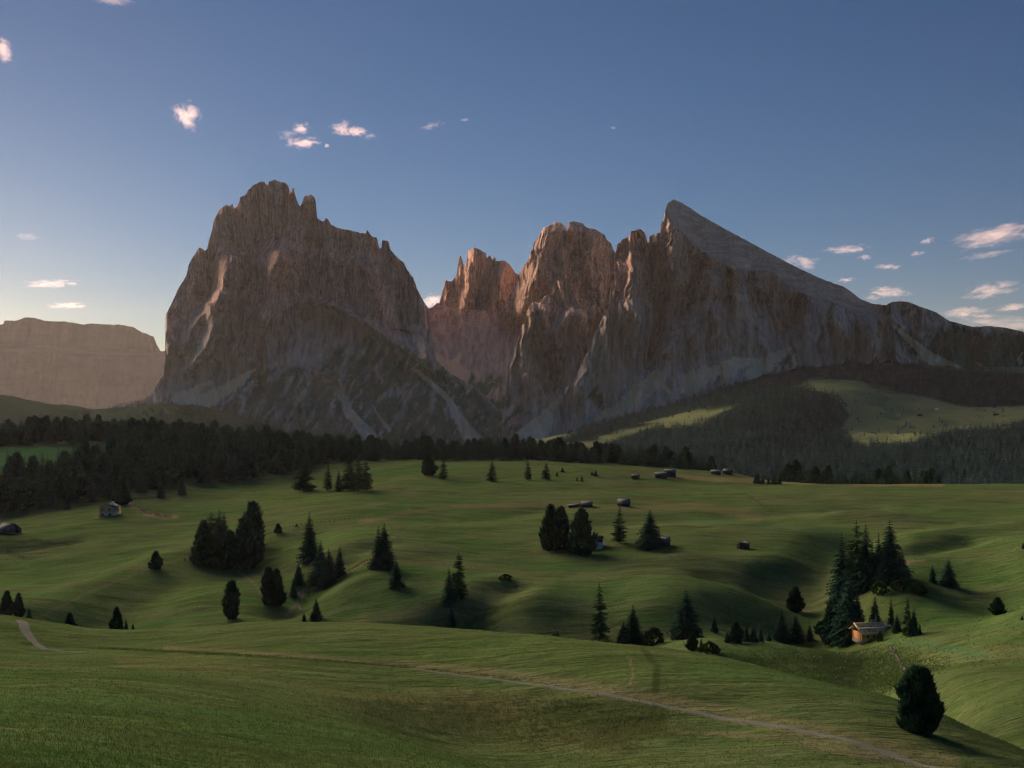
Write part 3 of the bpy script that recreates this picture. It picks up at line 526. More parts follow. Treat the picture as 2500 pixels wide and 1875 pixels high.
v, f, t = blades(90000, (-200, 2700), (215, 950), 0.08, 0.3, 61, lambda px, row, Y, r: (noise(px / 45, np.log(Y) * 16, 8) + 0.5 * noise(px / 9, np.log(Y) * 60, 9) > r.uniform(-.6, .6, len(px))), 0.5, 2, 0.45)
link("pasture_grass", mesh_np("pasture_grass", v, f, False, {"tint": t}), blade_mat("pasture_tufts", [(0.0, (0.055, 0.115, 0.032)), (0.6, (0.085, 0.140, 0.042)), (1.0, (0.170, 0.165, 0.080))]), kind="stuff", label="tufts of grass on the middle meadows", category="grass")
LONG = [(800, 1705), (1250, 1705), (1620, 1728), (1640, 1788), (1500, 1828), (1250, 1812), (1050, 1788)]
v, f, t = blades(30000, (700, 1750), (85, 150), 0.18, 0.45, 6, lambda px, row, Y, r: in_poly(px + r.normal(0, 50, len(px)), row + r.normal(0, 14, len(px)) + 22 * fbm(px / 120, row / 30, 2, 77), LONG), 0.3, 3, 0.07)
link("tall_grass", mesh_np("tall_grass", v, f, False, {"tint": t}), blade_mat("tall_grass", [(0.0, (0.050, 0.115, 0.030)), (0.7, (0.080, 0.130, 0.040)), (1.0, (0.170, 0.160, 0.075))]), kind="stuff", label="unmown tall grass in the hollow", category="grass")
v, f, t = blades(16000, (0, 1300), (120, 172), 0.10, 0.26, 9, lambda px, row, Y, r: np.abs(row - np.interp(px, [0, 60, 400, 700, 1000, 1300], [1556, 1574, 1590, 1606, 1629, 1662])) < 2.5, 0.3, 4, 0.10)
link("ditch_grass", mesh_np("ditch_grass", v, f, False, {"tint": t}), blade_mat("ditch_grass", [(0.0, (0.015, 0.030, 0.008)), (1.0, (0.035, 0.060, 0.014))]), kind="stuff", label="dark rank grass along the ditch", category="grass")

# ------------------------------------------------------------------ trees (unit height meshes)
def tri_soup(T): V = np.array(T, float).reshape(-1, 3); return V, np.arange(len(V)).reshape(-1, 3)
def tinted(name, vf, k=5, seed=0):
    v, f = vf; n = len(v) // 3; r = np.random.default_rng(len(v) + seed); g = np.repeat(r.uniform(0, 1, n // k + 1), k)[:n]
    g = np.clip(0.55 * g + 0.45 * (noise(v[::3, 0] * 14 + seed, v[::3, 2] * 11 + v[::3, 1] * 9, 3)[:n] + 0.5), 0, 1); return mesh_np(name, v, f, False, {'tint': np.repeat(g, 3)})
def frond(T, base, tip, w, r, n=4, hang=0.5):
    """a branch: folded spine with ragged side sprigs"""
    b = np.array(base); t = np.array(tip); d = t - b; L = np.linalg.norm(d[:2]) + 1e-6; s = np.array([-d[1], d[0], 0]) / L
    for k in range(n):
        u0, u1 = k / n, (k + 1.25) / n; p = b + d * u0; q = b + d * min(u1, 1.0); ww = w * (1 - 0.75 * u0) * r.uniform(0.7, 1.25)
        for sg in (-1, 1):
            e = b + d * min(u0 + 0.75 / n + r.uniform(0, .3) / n, 1.05) + s * sg * ww + np.array([0, 0, -hang * ww])
            T.append((p, q, e) if sg > 0 else (q, p, e))
def spruce(seed, levels=22, nb=9, R=0.26, n=4, base=0.05, power=0.78, droop=0.35, gap=0.0, irregular=0.22, top=0.985, hang=0.5, wf=0.55):
    r = np.random.default_rng(seed); T = []
    for k in range(levels):
        z = base + (top - base) * (k / (levels - 1)) ** 0.92; rad = R * max(1 - z, 0.012) ** power * (1.0 if z > base + 0.08 else 0.85)
        m_ = max(4, int(nb * (0.55 + 0.45 * (1 - z))))
        for j in range(m_):
            if r.uniform() < gap: continue
            th = 2 * np.pi * (j + r.uniform(-.35, .35)) / m_ + k * 1.3; L = rad * r.uniform(1 - irregular, 1 + irregular); zz = z + r.uniform(-.012, .012)
            frond(T, (0, 0, zz), (L * math.cos(th), L * math.sin(th), zz - droop * L + 0.01), L * wf, r, n, hang)
    T.append(((-.006, 0, .94), (.006, 0, .94), (0, 0, 1.0))); T.append(((0, -.006, .94), (0, .006, .94), (0, 0, 1.0)))
    return tri_soup(T)
def stone_pine(seed, n=420, R=0.24, widest=0.38, base=0.02, sz=0.066, lump=0.16, p1=1.45, p2=0.9):
    """dense egg-shaped crown made of upward brushes of needles"""
    r = np.random.default_rng(seed); T = []; ph = r.uniform(0, 6.28, 6)
    for k in range(n):
        z = base + (0.97 - base) * r.uniform() ** 0.9; th = r.uniform(0, 2 * np.pi); u = (z - base) / (1 - base); wd = (widest - base) / (1 - base)
        prof = (1 - ((u - wd) / (1 - wd)) ** p1) ** p2 if u > wd else math.sqrt(max(0, 1 - ((wd - u) / (wd * 1.25)) ** 2))
        lm = 1 + lump * math.sin(3 * th + ph[0] + 9 * u) + lump * 0.8 * math.sin(5 * th + ph[1] - 14 * u)
        rad = R * prof * lm * r.uniform(0.55, 1.04) ** 0.5
        c = np.array([rad * math.cos(th), rad * math.sin(th), z]); out = np.array([math.cos(th), math.sin(th), 0.0])
        ax = out * r.uniform(0.2, 0.75) + np.array([0, 0, 1.0]); ax /= np.linalg.norm(ax)
        for q in range(5):
            a = 2 * np.pi * q / 5 + r.uniform(0, .8); e1 = np.cross(ax, [0.3, 0.8, 0.1]); e1 /= np.linalg.norm(e1); e2 = np.cross(ax, e1)
            d = e1 * math.cos(a) + e2 * math.sin(a); s = sz * r.uniform(0.7, 1.3); pd = np.cross(ax, d) * s * 0.42
            tipv = c + ax * s * 1.25 + d * s * 0.75
            T.append((c - ax * s * 0.5 - pd, c - ax * s * 0.5 + pd, tipv))
    return tri_soup(T)
def round_bush(seed, n=150): return stone_pine(seed, n, 0.55, 0.42, -0.02, 0.12, 0.2)
def trunk_mesh(top=0.9, r0=0.016, sides=7, bend=0.01, seed=0):
    r = np.random.default_rng(seed); zs = np.array([-0.03, 0.02, 0.25, 0.6, top]); V = []
    for k, z in enumerate(zs):
        rr = r0 * (1.25 if k == 0 else 1 - 0.85 * max(z, 0) / top) ; ox, oy = (r.normal(0, bend, 2) if 0 < k < 4 else (0, 0))
        for j in range(sides): V.append((ox + rr * math.cos(2 * np.pi * j / sides), oy + rr * math.sin(2 * np.pi * j / sides), z))
    i = np.arange(len(V)).reshape(len(zs), sides); j2 = np.roll(i, -1, 1)
    return np.array(V), np.stack([i[:-1], j2[:-1], j2[1:], i[1:]], -1).reshape(-1, 4)
def foliage_mat(name, a, b, tr=0.08):
    m = NT(name); rnd = m.n("ShaderNodeObjectInfo").outputs["Random"]
    c = m.mix(m.math('ADD', m.math('MULTIPLY', rnd, 0.3), m.math('MULTIPLY', m.attr("tint"), 0.8)), a, b)
    d = m.n("ShaderNodeBsdfDiffuse", {"Color": c}); t = m.n("ShaderNodeBsdfTranslucent", {"Color": c}); s = m.n("ShaderNodeMixShader", {0: tr, 1: d.outputs[0], 2: t.outputs[0]})
    m.t.links.new(s.outputs[0], m.out.inputs["Surface"]); return m.mat
F_SPR = foliage_mat("spruce_needles", (0.009, 0.036, 0.025), (0.046, 0.112, 0.068)); F_PIN = foliage_mat("pine_needles", (0.009, 0.036, 0.025), (0.050, 0.118, 0.066))
F_LAR = foliage_mat("larch_needles", (0.034, 0.072, 0.028), (0.060, 0.110, 0.042)); F_BUS = foliage_mat("shrub_leaves", (0.030, 0.065, 0.022), (0.052, 0.095, 0.034))
m = NT("bark"); BARK = m.diffuse(m.mix(m.noise(m.pos(), 3, 4), (0.05, 0.04, 0.032), (0.13, 0.105, 0.085)), 0.95)
KIND = {
 'spruce': ([tinted("spruce_crown", spruce(s, 26, 13, R, 4), 8, s) for s, R in ((1, .26), (2, .23), (3, .29))], F_SPR, 'spruce'),
 'pine': ([tinted("pine_crown", stone_pine(s, 430, R, w, .02, .092, .28, 1.15, 1.0), 5, s) for s, R, w in ((11, .27, .24), (12, .30, .26), (13, .24, .30))], F_PIN, 'stone pine'),
 'column': ([tinted("pine_crown", stone_pine(s, 400, R, w, .02, .085, .26, 1.5, .9), 5, s) for s, R, w in ((14, .16, .5), (15, .15, .45))], F_PIN, 'stone pine'),
 'larch': ([tinted("larch_crown", spruce(s, 24, 11, R, 5, .10, .58, .28, .16, .38, .985, .9, .42), 10, s) for s, R in ((21, .21), (22, .18), (23, .23))], F_LAR, 'larch'),
 'bush': ([tinted("shrub_crown", round_bush(s), 5, s) for s in (31, 32)], F_BUS, 'shrub'),
}
TRUNK = mesh_np("trunk", *trunk_mesh(), True); TRUNK_B = mesh_np("trunk", *trunk_mesh(0.5, 0.03), True)
TRUNK.materials.append(BARK); TRUNK_B.materials.append(BARK)
for ml, mt, _ in KIND.values():
    for me in ml: me.materials.append(mt)
_rt = random.Random(5)
def tree(kind, px, ytop, ybase, label, ymin=235, wide=1.0, group=None, var=None, name=None, Y=None):
    if Y is None: x, Y, z = spot(px, ybase, ymin)
    else: x = Y * (px - CX) / FPX; z = gxy(x, Y)
    h = (ybase - ytop) * Y / FPX; z = gxy(x, Y)
    ht = max(h, (HY - ytop) * Y / FPX - z)                               # reaches the row of the top even if the foot is hidden
    ml, mt, cat = KIND[kind]; nm = name or {'column': 'stone_pine', 'pine': 'stone_pine', 'bush': 'shrub'}.get(kind, kind)
    root = link(nm, None, label=label, category='shrub' if kind == 'bush' else 'tree'); root.location = (x, Y, z - 0.06)
    root.rotation_euler = (0, 0, _rt.uniform(0, 6.28)); s = ht * wide; root.scale = (s, s, ht)
    if group: root["group"] = group
    link("crown", ml[_rt.randrange(len(ml)) if var is None else var], parent=root)
    link("trunk", TRUNK_B if kind == 'bush' else TRUNK, parent=root)
    return root
K_ = 1.1302
def T(kind, x, y0, y1, label, wide=1.0, ymin=235, **k): return tree(kind, x * K_, y0 * K_, y1 * K_, label, ymin, wide, **k)

# nearest tree
near_crown = tinted("pine_crown", stone_pine(77, 1300, 0.255, 0.42, -0.02, 0.072, 0.2, 1.7, 0.72), 5, 77); near_crown.materials.append(F_PIN)
KIND['near'] = ([near_crown], F_PIN, 'stone pine')
T('near', 1985, 1445, 1583, "large dense egg-shaped stone pine on the foreground slope beside the footpath", 1.03, 60, name='stone_pine')
# valley on the left
T('pine', 15, 1282, 1334, "stone pine at the left picture edge, left one of a touching pair", .9); T('pine', 40, 1286, 1336, "stone pine, right one of the touching pair at the left picture edge", .8)
T('spruce', 63, 1312, 1340, "small pointed spruce just right of the pair at the left picture edge", 1.1); T('pine', 151, 1327, 1360, "lone small round-topped pine half sunk behind the left crest", 1.1)
T('pine', 252, 1315, 1365, "broad dark stone pine standing behind the left crest with two saplings", .85); T('spruce', 272, 1336, 1365, "sapling spruce touching the right side of a broad stone pine"); T('spruce', 287, 1345, 1363, "smallest sapling spruce, rightmost of the three behind the left crest", 1.2)
T('column', 500, 1258, 1336, "slender columnar pine standing alone on the dark left slope", 1.0); T('column', 580, 1230, 1308, "left of two joined columnar pines below the tree clump", .9); T('pine', 597, 1236, 1310, "right of two joined columnar pines below the tree clump", .8)
T('pine', 337, 1192, 1229, "lone small stone pine on the grass spur left of the tree clump", 1.1)
T('larch', 457, 1106, 1222, "broad round-headed tree forming the left side of the clump", 1.6); T('spruce', 474, 1098, 1190, "pointed spruce rising behind the round-headed tree, left tip"); T('spruce', 484, 1104, 1190, "pointed spruce rising behind the round-headed tree, right tip", .9)
T('column', 547, 1090, 1185, "tall blunt columnar pine, highest of the clump on its right", 1.05); T('pine', 497, 1152, 1226, "dark pine in the middle front of the clump", .9); T('pine', 528, 1125, 1230, "dark pine filling the right front of the clump", .9)
T('pine', 440, 1130, 1218, "dark pine at the left front of the clump", .8); T('spruce', 416, 1180, 1212, "small spruce at the left foot of the clump", 1.0); T('column', 556, 1160, 1212, "narrow pine at the right foot of the clump", 1.3); T('bush', 490, 1204, 1230, "grey-green shrub at the foot of the clump", 0.8)
T('spruce', 399, 1204, 1212, "tiny sapling on the spur ridge left of the clump", 1.2)
T('pine', 601, 1133, 1153, "tiny pine alone on the track right of the clump", 1.2); T('spruce', 640, 1130, 1139, "tiny sapling on the track near the tall spruce", 1.5)
T('spruce', 668, 1105, 1216, "tall dense spruce, highest tree left of the pole", 1.1); T('spruce', 692, 1168, 1262, "dark spruce right behind the wooden pole", 1.1); T('spruce', 710, 1182, 1266, "dark spruce at the right foot of the pole group", 1.1)
T('spruce', 734, 1176, 1247, "separate pointed spruce at the right end of the pole group"); T('spruce', 645, 1210, 1264, "low dark spruce at the left foot of the pole group", 1.3); T('spruce', 634, 1250, 1292, "small dark spruce lowest of the pole group", 1.1)
T('spruce', 818, 1136, 1229, "left stem of the double spruce in the meadow"); T('spruce', 830, 1130, 1230, "right stem of the double spruce in the meadow", 1.1); T('spruce', 855, 1207, 1270, "smaller spruce just below the double spruce", 1.35)
T('spruce', 683, 1290, 1342, "lone spruce standing just behind the middle of the crest", 1.25); T('spruce', 657, 1321, 1343, "small spruce left of the lone spruce behind the crest", 1.2)
T('larch', 991, 1193, 1300, "tall feathery larch on the edge of the gully", 1.0); T('spruce', 970, 1226, 1312, "spruce touching the left side of the feathery larch"); T('spruce', 975, 1310, 1357, "dark spruce rising directly behind the crest below the larch", 1.0)
T('bush', 1092, 1242, 1254, "low green shrub alone in the middle meadow", 2.2)
# meadow in the middle
T('pine', 1190, 1096, 1188, "stone pine left of the white house, left one of a merged pair", .82); T('pine', 1212, 1100, 1187, "stone pine left of the white house, right one of a merged pair", .82)
T('pine', 1256, 1105, 1198, "wide dark stone pine standing in front of the white house", .92, var=1); T('larch', 1338, 1093, 1173, "open feathery larch alone between the house and the wide spruce", 1.35); T('spruce', 1404, 1100, 1185, "wide dense spruce with a blunt top left of a little shed", 1.5, var=2)
for a in ((926, 985, 1027, 'pine', 1.3, "bushy pine left of the far pair below the forest gap"), (958, 985, 1036, 'larch', 1.3, "shaggy conifer right of the far pair below the forest gap"), (1063, 995, 1041, 'larch', 1.3, "shaggy conifer alone left of the middle of the far meadow"),
          (1140, 993, 1037, 'larch', 1.3, "shaggy conifer standing alone left of a similar one in the far meadow"), (1180, 998, 1037, 'larch', 1.4, "shaggy conifer with two small trees at its right in the far meadow"), (1203, 1018, 1029, 'spruce', 1.5, "little spruce right beside a shaggy conifer in the far meadow"),
          (1215, 1008, 1020, 'spruce', 1.5, "little spruce higher up right of a shaggy conifer in the far meadow"), (1287, 1014, 1028, 'spruce', 1.5, "right one of two touching little spruces in the far meadow"), (1279, 1016, 1027, 'spruce', 1.4, "left one of two touching little spruces in the far meadow"),
          (1257, 1026, 1040, 'spruce', 1.4, "lower little spruce, larger of a tiny pair in the far meadow"), (1247, 1029, 1039, 'spruce', 1.3, "lower little spruce, smaller of a tiny pair in the far meadow"), (1371, 1028, 1036, 'bush', 1.2, "tiny round shrub in front of the small far shelter")):
    T(a[3], a[0], a[1], a[2], a[5], a[4], 600)
for a in ((1636, 1016, 1045, "taller left tree of the five small spruces at the far meadow edge"), (1648, 1026, 1045, "second of the five small spruces at the far meadow edge"), (1660, 1030, 1046, "third of the five small spruces at the far meadow edge"), (1672, 1022, 1046, "fourth of the five small spruces at the far meadow edge"), (1684, 1024, 1046, "rightmost of the five small spruces at the far meadow edge")):
    T('spruce', a[0], a[1], a[2], a[3], 1.3, 600)
# along the wood edge on the left
for a in ((657, 985, 1062, 'larch', 1.5, "large shaggy larch standing before the wood edge"), (709, 1003, 1060, 'larch', 1.3, "shaggy larch second from left before the wood edge"), (732, 1015, 1062, 'spruce', 1.2, "dark spruce between the larches before the wood edge"), (755, 982, 1060, 'larch', 1.2, "larch in the right group before the wood edge, left one"),
          (774, 980, 1060, 'larch', 1.2, "larch in the right group before the wood edge, middle one"), (791, 992, 1060, 'larch', 1.1, "larch in the right group before the wood edge, right one"), (393, 1030, 1070, 'spruce', 1.0, "spruce standing out from the wood above the farmhouse meadow, left one"), (348, 1038, 1075, 'spruce', 1.1, "small spruce standing out from the wood above the farmhouse meadow"),
          (202, 1046, 1085, 'spruce', 1.1, "spruce standing out from the wood left of the farmhouse"), (262, 1040, 1090, 'pine', 1.1, "dark round pine directly behind the farmhouse"), (145, 1070, 1100, 'spruce', 1.2, "small spruce on the grass left of the farmhouse wood")):
    T(a[3], a[0], a[1], a[2], a[5], a[4], 480)
# valley in the centre and right
T('larch', 1295, 1257, 1386, "tall lone larch with a bare lower stem behind the crest", .95, var=1); T('spruce', 1367, 1305, 1392, "bushy dark spruce behind the crest right of the lone larch", 1.5); T('spruce', 1347, 1340, 1392, "small dark spruce touching the left of the bushy spruce", 1.3); T('spruce', 1482, 1273, 1380, "big dense spruce in the valley with a full skirt", 1.35)
T('spruce', 1543, 1328, 1366, "small spruce right of the big valley spruce", 1.2); T('bush', 1412, 1358, 1392, "dark leafy shrub between the bushy spruce and the big valley spruce", 1.2); T('spruce', 1204, 1360, 1377, "tiny spruce peeping over the crest, right of two", 1.4); T('spruce', 1196, 1364, 1377, "tiny spruce peeping over the crest, left of two", 1.3)
T('pine', 1495, 1370, 1405, "small pine leftmost at the grassy tongue near the crest", 1.2); T('spruce', 1515, 1376, 1407, "small slim spruce second at the grassy tongue", .9); T('bush', 1533, 1388, 1411, "low dark shrub at the grassy tongue", 1.3); T('bush', 1548, 1396, 1412, "lowest dark shrub rightmost at the grassy tongue", .8)
for a in ((1571, 1362, 1388, "first and smallest tree of the row leading to the cabin"), (1590, 1345, 1388, "second tree of the row leading to the cabin, broad"), (1612, 1346, 1387, "third tree of the row leading to the cabin"), (1627, 1347, 1387, "fourth tree of the row leading to the cabin"),
          (1643, 1351, 1386, "fifth tree of the row leading to the cabin"), (1660, 1361, 1385, "sixth tree of the row leading to the cabin, low"), (1688, 1315, 1387, "tall full spruce left half of the big pair in the row"), (1718, 1326, 1386, "tall full spruce right half of the big pair in the row"), (1749, 1346, 1387, "last tree of the row before the cabin clump")):
    T('spruce' if a[0] != 1590 else 'pine', a[0], a[1], a[2], a[3], 1.4 if a[0] in (1688, 1718) else 1.15, group="row of trees leading to the cabin")
T('pine', 1718, 1270, 1321, "dark pine on the gully slope above the row of trees", 1.2)
for a in ((1818, 1150, 1300, 'spruce', .85, "tall spruce at the left edge of the cabin clump"), (1850, 1124, 1285, 'larch', 1.0, "airy larch at the top of the cabin clump"), (1870, 1130, 1275, 'spruce', .9, "high spruce second from left in the cabin clump top"), (1838, 1178, 1290, 'spruce', 0.8, "narrow spruce inside the cabin clump left half"),
          (1898, 1150, 1262, 'spruce', .8, "slim spruce inside the cabin clump right half"), (1922, 1122, 1258, 'spruce', .95, "highest pointed spruce on the right of the cabin clump"), (1884, 1170, 1270, 'spruce', .8, "spruce filling the middle of the cabin clump"), (1949, 1192, 1248, 'spruce', 1.1, "shorter spruce at the right end of the cabin clump"), (1910, 1190, 1262, 'spruce', 1.0, "dark spruce low on the right side of the cabin clump"),
          (1806, 1240, 1390, 'spruce', 1.0, "front spruce of the cabin clump, leftmost"), (1832, 1236, 1388, 'spruce', 1.05, "front spruce of the cabin clump, middle"), (1800, 1300, 1392, 'pine', .9, "low dark pine at the very front of the cabin clump"), (1852, 1275, 1375, 'spruce', 1.1, "front spruce of the cabin clump nearest the cabin"), (1822, 1320, 1391, 'pine', .9, "low bushy pine at the front right of the cabin clump")):
    T(a[3], a[0], a[1], a[2], a[5], a[4] * (1.22 if a[2] < 1350 else 1.0), group="trees of the clump beside the cabin")
T('spruce', 1890, 1283, 1352, "small dark spruce behind the cabin roof", .9); T('spruce', 1937, 1326, 1366, "low dark spruce behind the right end of the cabin", 1.1); T('larch', 1960, 1288, 1375, "thin bare-stemmed larch right of the cabin", .6); T('spruce', 1974, 1310, 1372, "slender spruce right of the thin larch by the cabin", .8); T('spruce', 1987, 1345, 1372, "small spruce at the right end of the bank behind the cabin", 1.0); T('larch', 1925, 1290, 1350, "thin pale larch on the bank behind the cabin", .5)
T('bush', 1901, 1365, 1386, "small leafy shrub before the cabin door", .6); T('bush', 1863, 1372, 1384, "low shrub before the left corner of the cabin", .7); T('bush', 1838, 1372, 1386, "dark shrub between the cabin and its trees", 1.0)
T('bush', 1985, 1262, 1284, "leafy shrub on top of the overgrown bank", 1.4); T('bush', 1940, 1255, 1275, "leafy shrub in the middle of the overgrown bank", 1.4); T('bush', 1900, 1258, 1285, "leafy shrub on the left of the overgrown bank", 1.2); T('bush', 1775, 1345, 1372, "dark shrub left of the cabin clump in the gully", 1.1)
T('spruce', 2048, 1205, 1266, "full wide spruce, larger of the pair on the right meadow", 1.6); T('spruce', 2014, 1218, 1258, "narrow spruce, smaller of the pair on the right meadow", 1.1); T('pine', 2155, 1292, 1328, "bushy young pine alone near the right picture edge", 1.45); T('spruce', 2210, 1170, 1186, "tiny tree cut by the right picture edge", 1.3); T('spruce', 2208, 1328, 1340, "tiny sapling low at the right picture edge", 1.2)

# ------------------------------------------------------------------ woods: nearest trees one by one, the rest as stuff
def small_conifer(seed, pine=False):
    if pine: v, f = stone_pine(seed, 110, 0.25, 0.36, 0.05, 0.10, 0.15)
    else: v, f = spruce(seed, 13, 9, 0.26, 2, 0.03, 0.75, 0.35, 0.03, 0.3)
    z = np.array([(0.035, 0, -.02), (-.02, .03, -.02), (-.02, -.03, -.02), (0, 0, 1.0)]); tr = np.concatenate([z[[0, 1, 3]], z[[1, 2, 3]], z[[2, 0, 3]]]); v = np.concatenate([v, tr])
    return v, np.arange(len(v)).reshape(-1, 3)
SMALL = [small_conifer(101), small_conifer(102), small_conifer(103), small_conifer(104, True), small_conifer(105, True)]
SMALL.append(spruce(106, 13, 8, 0.22, 2, 0.06, 0.6, 0.28, 0.10, 0.35, .985, .8))
SM_ME = []
for k, (v, f) in enumerate(SMALL):
    me = tinted("conifer", (v, f), 4, k); me.materials.append(F_PIN if k in (3, 4) else F_LAR if k == 5 else F_SPR); SM_ME.append(me)
def scatter_forest(polys, n, yr, seed, dens_noise=0.0, pxr=None, min_d=0.0, holes=()):
    r = np.random.default_rng(seed); allp = np.concatenate([np.array(P) for P in polys]); x0, x1 = pxr or (allp[:, 0].min(), allp[:, 0].max())
    N = n * 30; px = r.uniform(x0, x1, N); Y = np.exp(r.uniform(math.log(yr[0]), math.log(yr[1]), N)); z = gz(px, Y); row = HY - z / Y * FPX
    k = np.zeros(N, bool)
    jx, jy = px + r.normal(0, 6, N), row + r.normal(0, 3, N)
    for P in polys: k |= in_poly(jx, jy, P)
    for P in holes: k &= ~in_poly(px, row, P)
    k &= noise(px / 60, Y / 90, seed) > dens_noise - 0.5
    px, Y, z = px[k], Y[k], z[k]; x = Y * (px - CX) / FPX
    cell = {}; keep = []
    for i in range(len(px)):
        if len(keep) >= n: break
        c = (int(x[i] // max(min_d, .1)), int(Y[i] // max(min_d, .1)))
        if min_d and any((x[j] - x[i]) ** 2 + (Y[j] - Y[i]) ** 2 < min_d ** 2 for a in (-1, 0, 1) for b in (-1, 0, 1) for j in cell.get((c[0] + a, c[1] + b), ())): continue
        cell.setdefault(c, []).append(i); keep.append(i)
    return x[keep], Y[keep], z[keep]
def forest_stuff(name, label, x, Y, z, h0, h1, seed, protos, mat):
    r = np.random.default_rng(seed); V = []; TT = []; tint = r.uniform(0, 1, len(x))
    pid = r.integers(0, len(protos), len(x)); hh = r.uniform(h0, h1, len(x)) * r.choice([1, 1, .8, 1.15], len(x)); an = r.uniform(0, 6.28, len(x)); ww = hh * r.uniform(.85, 1.2, len(x))
    for k, (v, f) in enumerate(protos):
        s = pid == k
        if not s.any(): continue
        ca, sa = np.cos(an[s])[:, None], np.sin(an[s])[:, None]
        X = x[s][:, None] + ww[s][:, None] * (v[None, :, 0] * ca - v[None, :, 1] * sa); YY = Y[s][:, None] + ww[s][:, None] * (v[None, :, 0] * sa + v[None, :, 1] * ca); Z = z[s][:, None] - .2 + hh[s][:, None] * v[None, :, 2]
        V.append(np.stack([X, YY, Z], -1).reshape(-1, 3)); TT.append(np.repeat(tint[s], len(v)))
    V = np.concatenate(V); link(name, mesh_np(name, V, np.arange(len(V)).reshape(-1, 3), False, {'tint': np.concatenate(TT)}), mat, kind="stuff", label=label, category="forest")
WOOD_L = [[(-120, 1262), (60, 1252), (200, 1222), (300, 1212), (420, 1190), (560, 1176), (680, 1158), (800, 1128), (1000, 1120), (1055, 1122), (1055, 1090), (-120, 1040)]]
HOLES = [[(-120, 1150), (-120, 1098), (60, 1088), (320, 1080), (330, 1098), (240, 1125), (120, 1150)], [(200, 1215), (225, 1200), (250, 1215)]]
lx, ly, lz = scatter_forest(WOOD_L, 1900, (640, 1500), 3, -0.4, (-120, 1060), 4.2, HOLES)
cx_, cy_, cz_ = scatter_forest([[(1058, 1127), (1300, 1124), (1560, 1136), (1790, 1152), (1790, 1100), (1058, 1095)]], 420, (930, 1300), 8, -0.3, (1060, 1790), 6.0)
rx_, ry_, rz_ = scatter_forest([[(1905, 1230), (1905, 1165), (2010, 1168), (2200, 1178), (2300, 1182), (2300, 1230)]], 170, (830, 1060), 9, -0.3, (1900, 2290), 6.0)
def ind(x, Y, z, n, label, group, h0, h1, seed, stuff_label):
    r = np.random.default_rng(seed); o = np.argsort(Y)
    for i in o[:n]:
        h = r.uniform(h0, h1); k = int(r.choice(6, p=[.26, .26, .22, .07, .06, .13])); ob = link("conifer", SM_ME[k], label=label, category="tree", group=group)
        ob.location = (float(x[i]), float(Y[i]), float(z[i]) - .2); ob.rotation_euler = (0, 0, float(r.uniform(0, 6.28))); w = h * float(r.uniform(.85, 1.25)); ob.scale = (w, w, h)
    if len(o) > n: forest_stuff("forest", stuff_label, x[o[n:]], Y[o[n:]], z[o[n:]], h0, h1, seed + 1, SMALL, F_SPR)
ind(lx, ly, lz, 200, "dark conifer at the front of the dense wood on the left slope", "conifers of the left wood", 13, 21, 41, "dense dark conifer wood on the left slope")
ind(cx_, cy_, cz_, 70, "dark conifer of the wood strip behind the middle meadow", "conifers of the middle wood strip", 12, 19, 43, "dark conifer wood strip behind the middle meadow")
ind(rx_, ry_, rz_, 40, "dark conifer just behind the rim of the right meadow", "conifers behind the right meadow rim", 9, 16, 45, "dark conifers behind the rim of the right meadow")
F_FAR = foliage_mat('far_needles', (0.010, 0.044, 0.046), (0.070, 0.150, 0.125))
TINY = [spruce(s, 7, 6, 0.27, 1, 0.0, 0.75, 0.5, 0, 0.25, .985, .5, .8) for s in (201, 202, 203)]
for k, (P, n, sd, dn) in enumerate(((WOOD_R[0], 7000, 51, -0.3), (WOOD_R[1], 2200, 52, -0.2), (WOOD_R[2], 1500, 53, -0.2))):
    x, Y, z = scatter_forest([P], n, ((1400, 3300), (2500, 4300), (2000, 4000))[k], sd, dn, None, 0)
    forest_stuff("forest", ("conifer forest covering the far hill below the right massif", "belt of conifers above the far clearing", "belt of conifers at the foot of the cliffs")[k], x, Y, z, 13, 23, sd, TINY, F_FAR)
x, Y, z = scatter_forest([[(1990, 1060), (2060, 960), (2500, 960), (2500, 1050), (2200, 1075)], [(1480, 1060), (1560, 1020), (1800, 1010), (1700, 1040)]], 130, (1900, 3400), 57, 0.25, None, 0)
forest_stuff("scattered_trees", "scattered single conifers on the far clearing", x, Y, z, 8, 13, 58, TINY, F_FAR)
x, Y, z = scatter_forest([[(-100, 1030), (250, 1005), (420, 985), (560, 1010), (1240, 1085), (1240, 1140), (-100, 1090)]], 2600, (1700, 4500), 61, 0.05, (-100, 1240), 0)
forest_stuff("forest", "conifer forest at the foot of the left massif", x, Y, z, 12, 20, 62, TINY, F_FAR)
# ------------------------------------------------------------------ buildings
def wood_mat(name, a, b, sc=(6, 6, 0.6)):
    m = NT(name); n1 = m.noise(m.pos(sc, obj=True), 1.5, 5, 0.65, 0.4); n2 = m.noise(m.pos(obj=True), 0.7, 3)
    return m.diffuse(m.mix(m.math('ADD', m.math('MULTIPLY', n1, 0.7), m.math('MULTIPLY', n2, 0.3)), a, b), 0.85, m.bump(n1, 0.3, 0.03), 0.1)
GREYWOOD = wood_mat("weathered_grey_wood", (0.040, 0.034, 0.030), (0.095, 0.082, 0.070)); DARKWOOD = wood_mat("dark_wood", (0.035, 0.026, 0.020), (0.085, 0.062, 0.045))
LOGWOOD = wood_mat("warm_lit_log_wood", (0.50, 0.24, 0.10), (0.82, 0.46, 0.21), (0.5, 0.5, 5)); FRESHWOOD = wood_mat("pale_shingle_wood", (0.58, 0.46, 0.26), (0.85, 0.70, 0.44)); OLDSHINGLE = wood_mat("old_shingles", (0.30, 0.23, 0.13), (0.55, 0.44, 0.27))  # warm light on the log cabin is put into the orange log colour
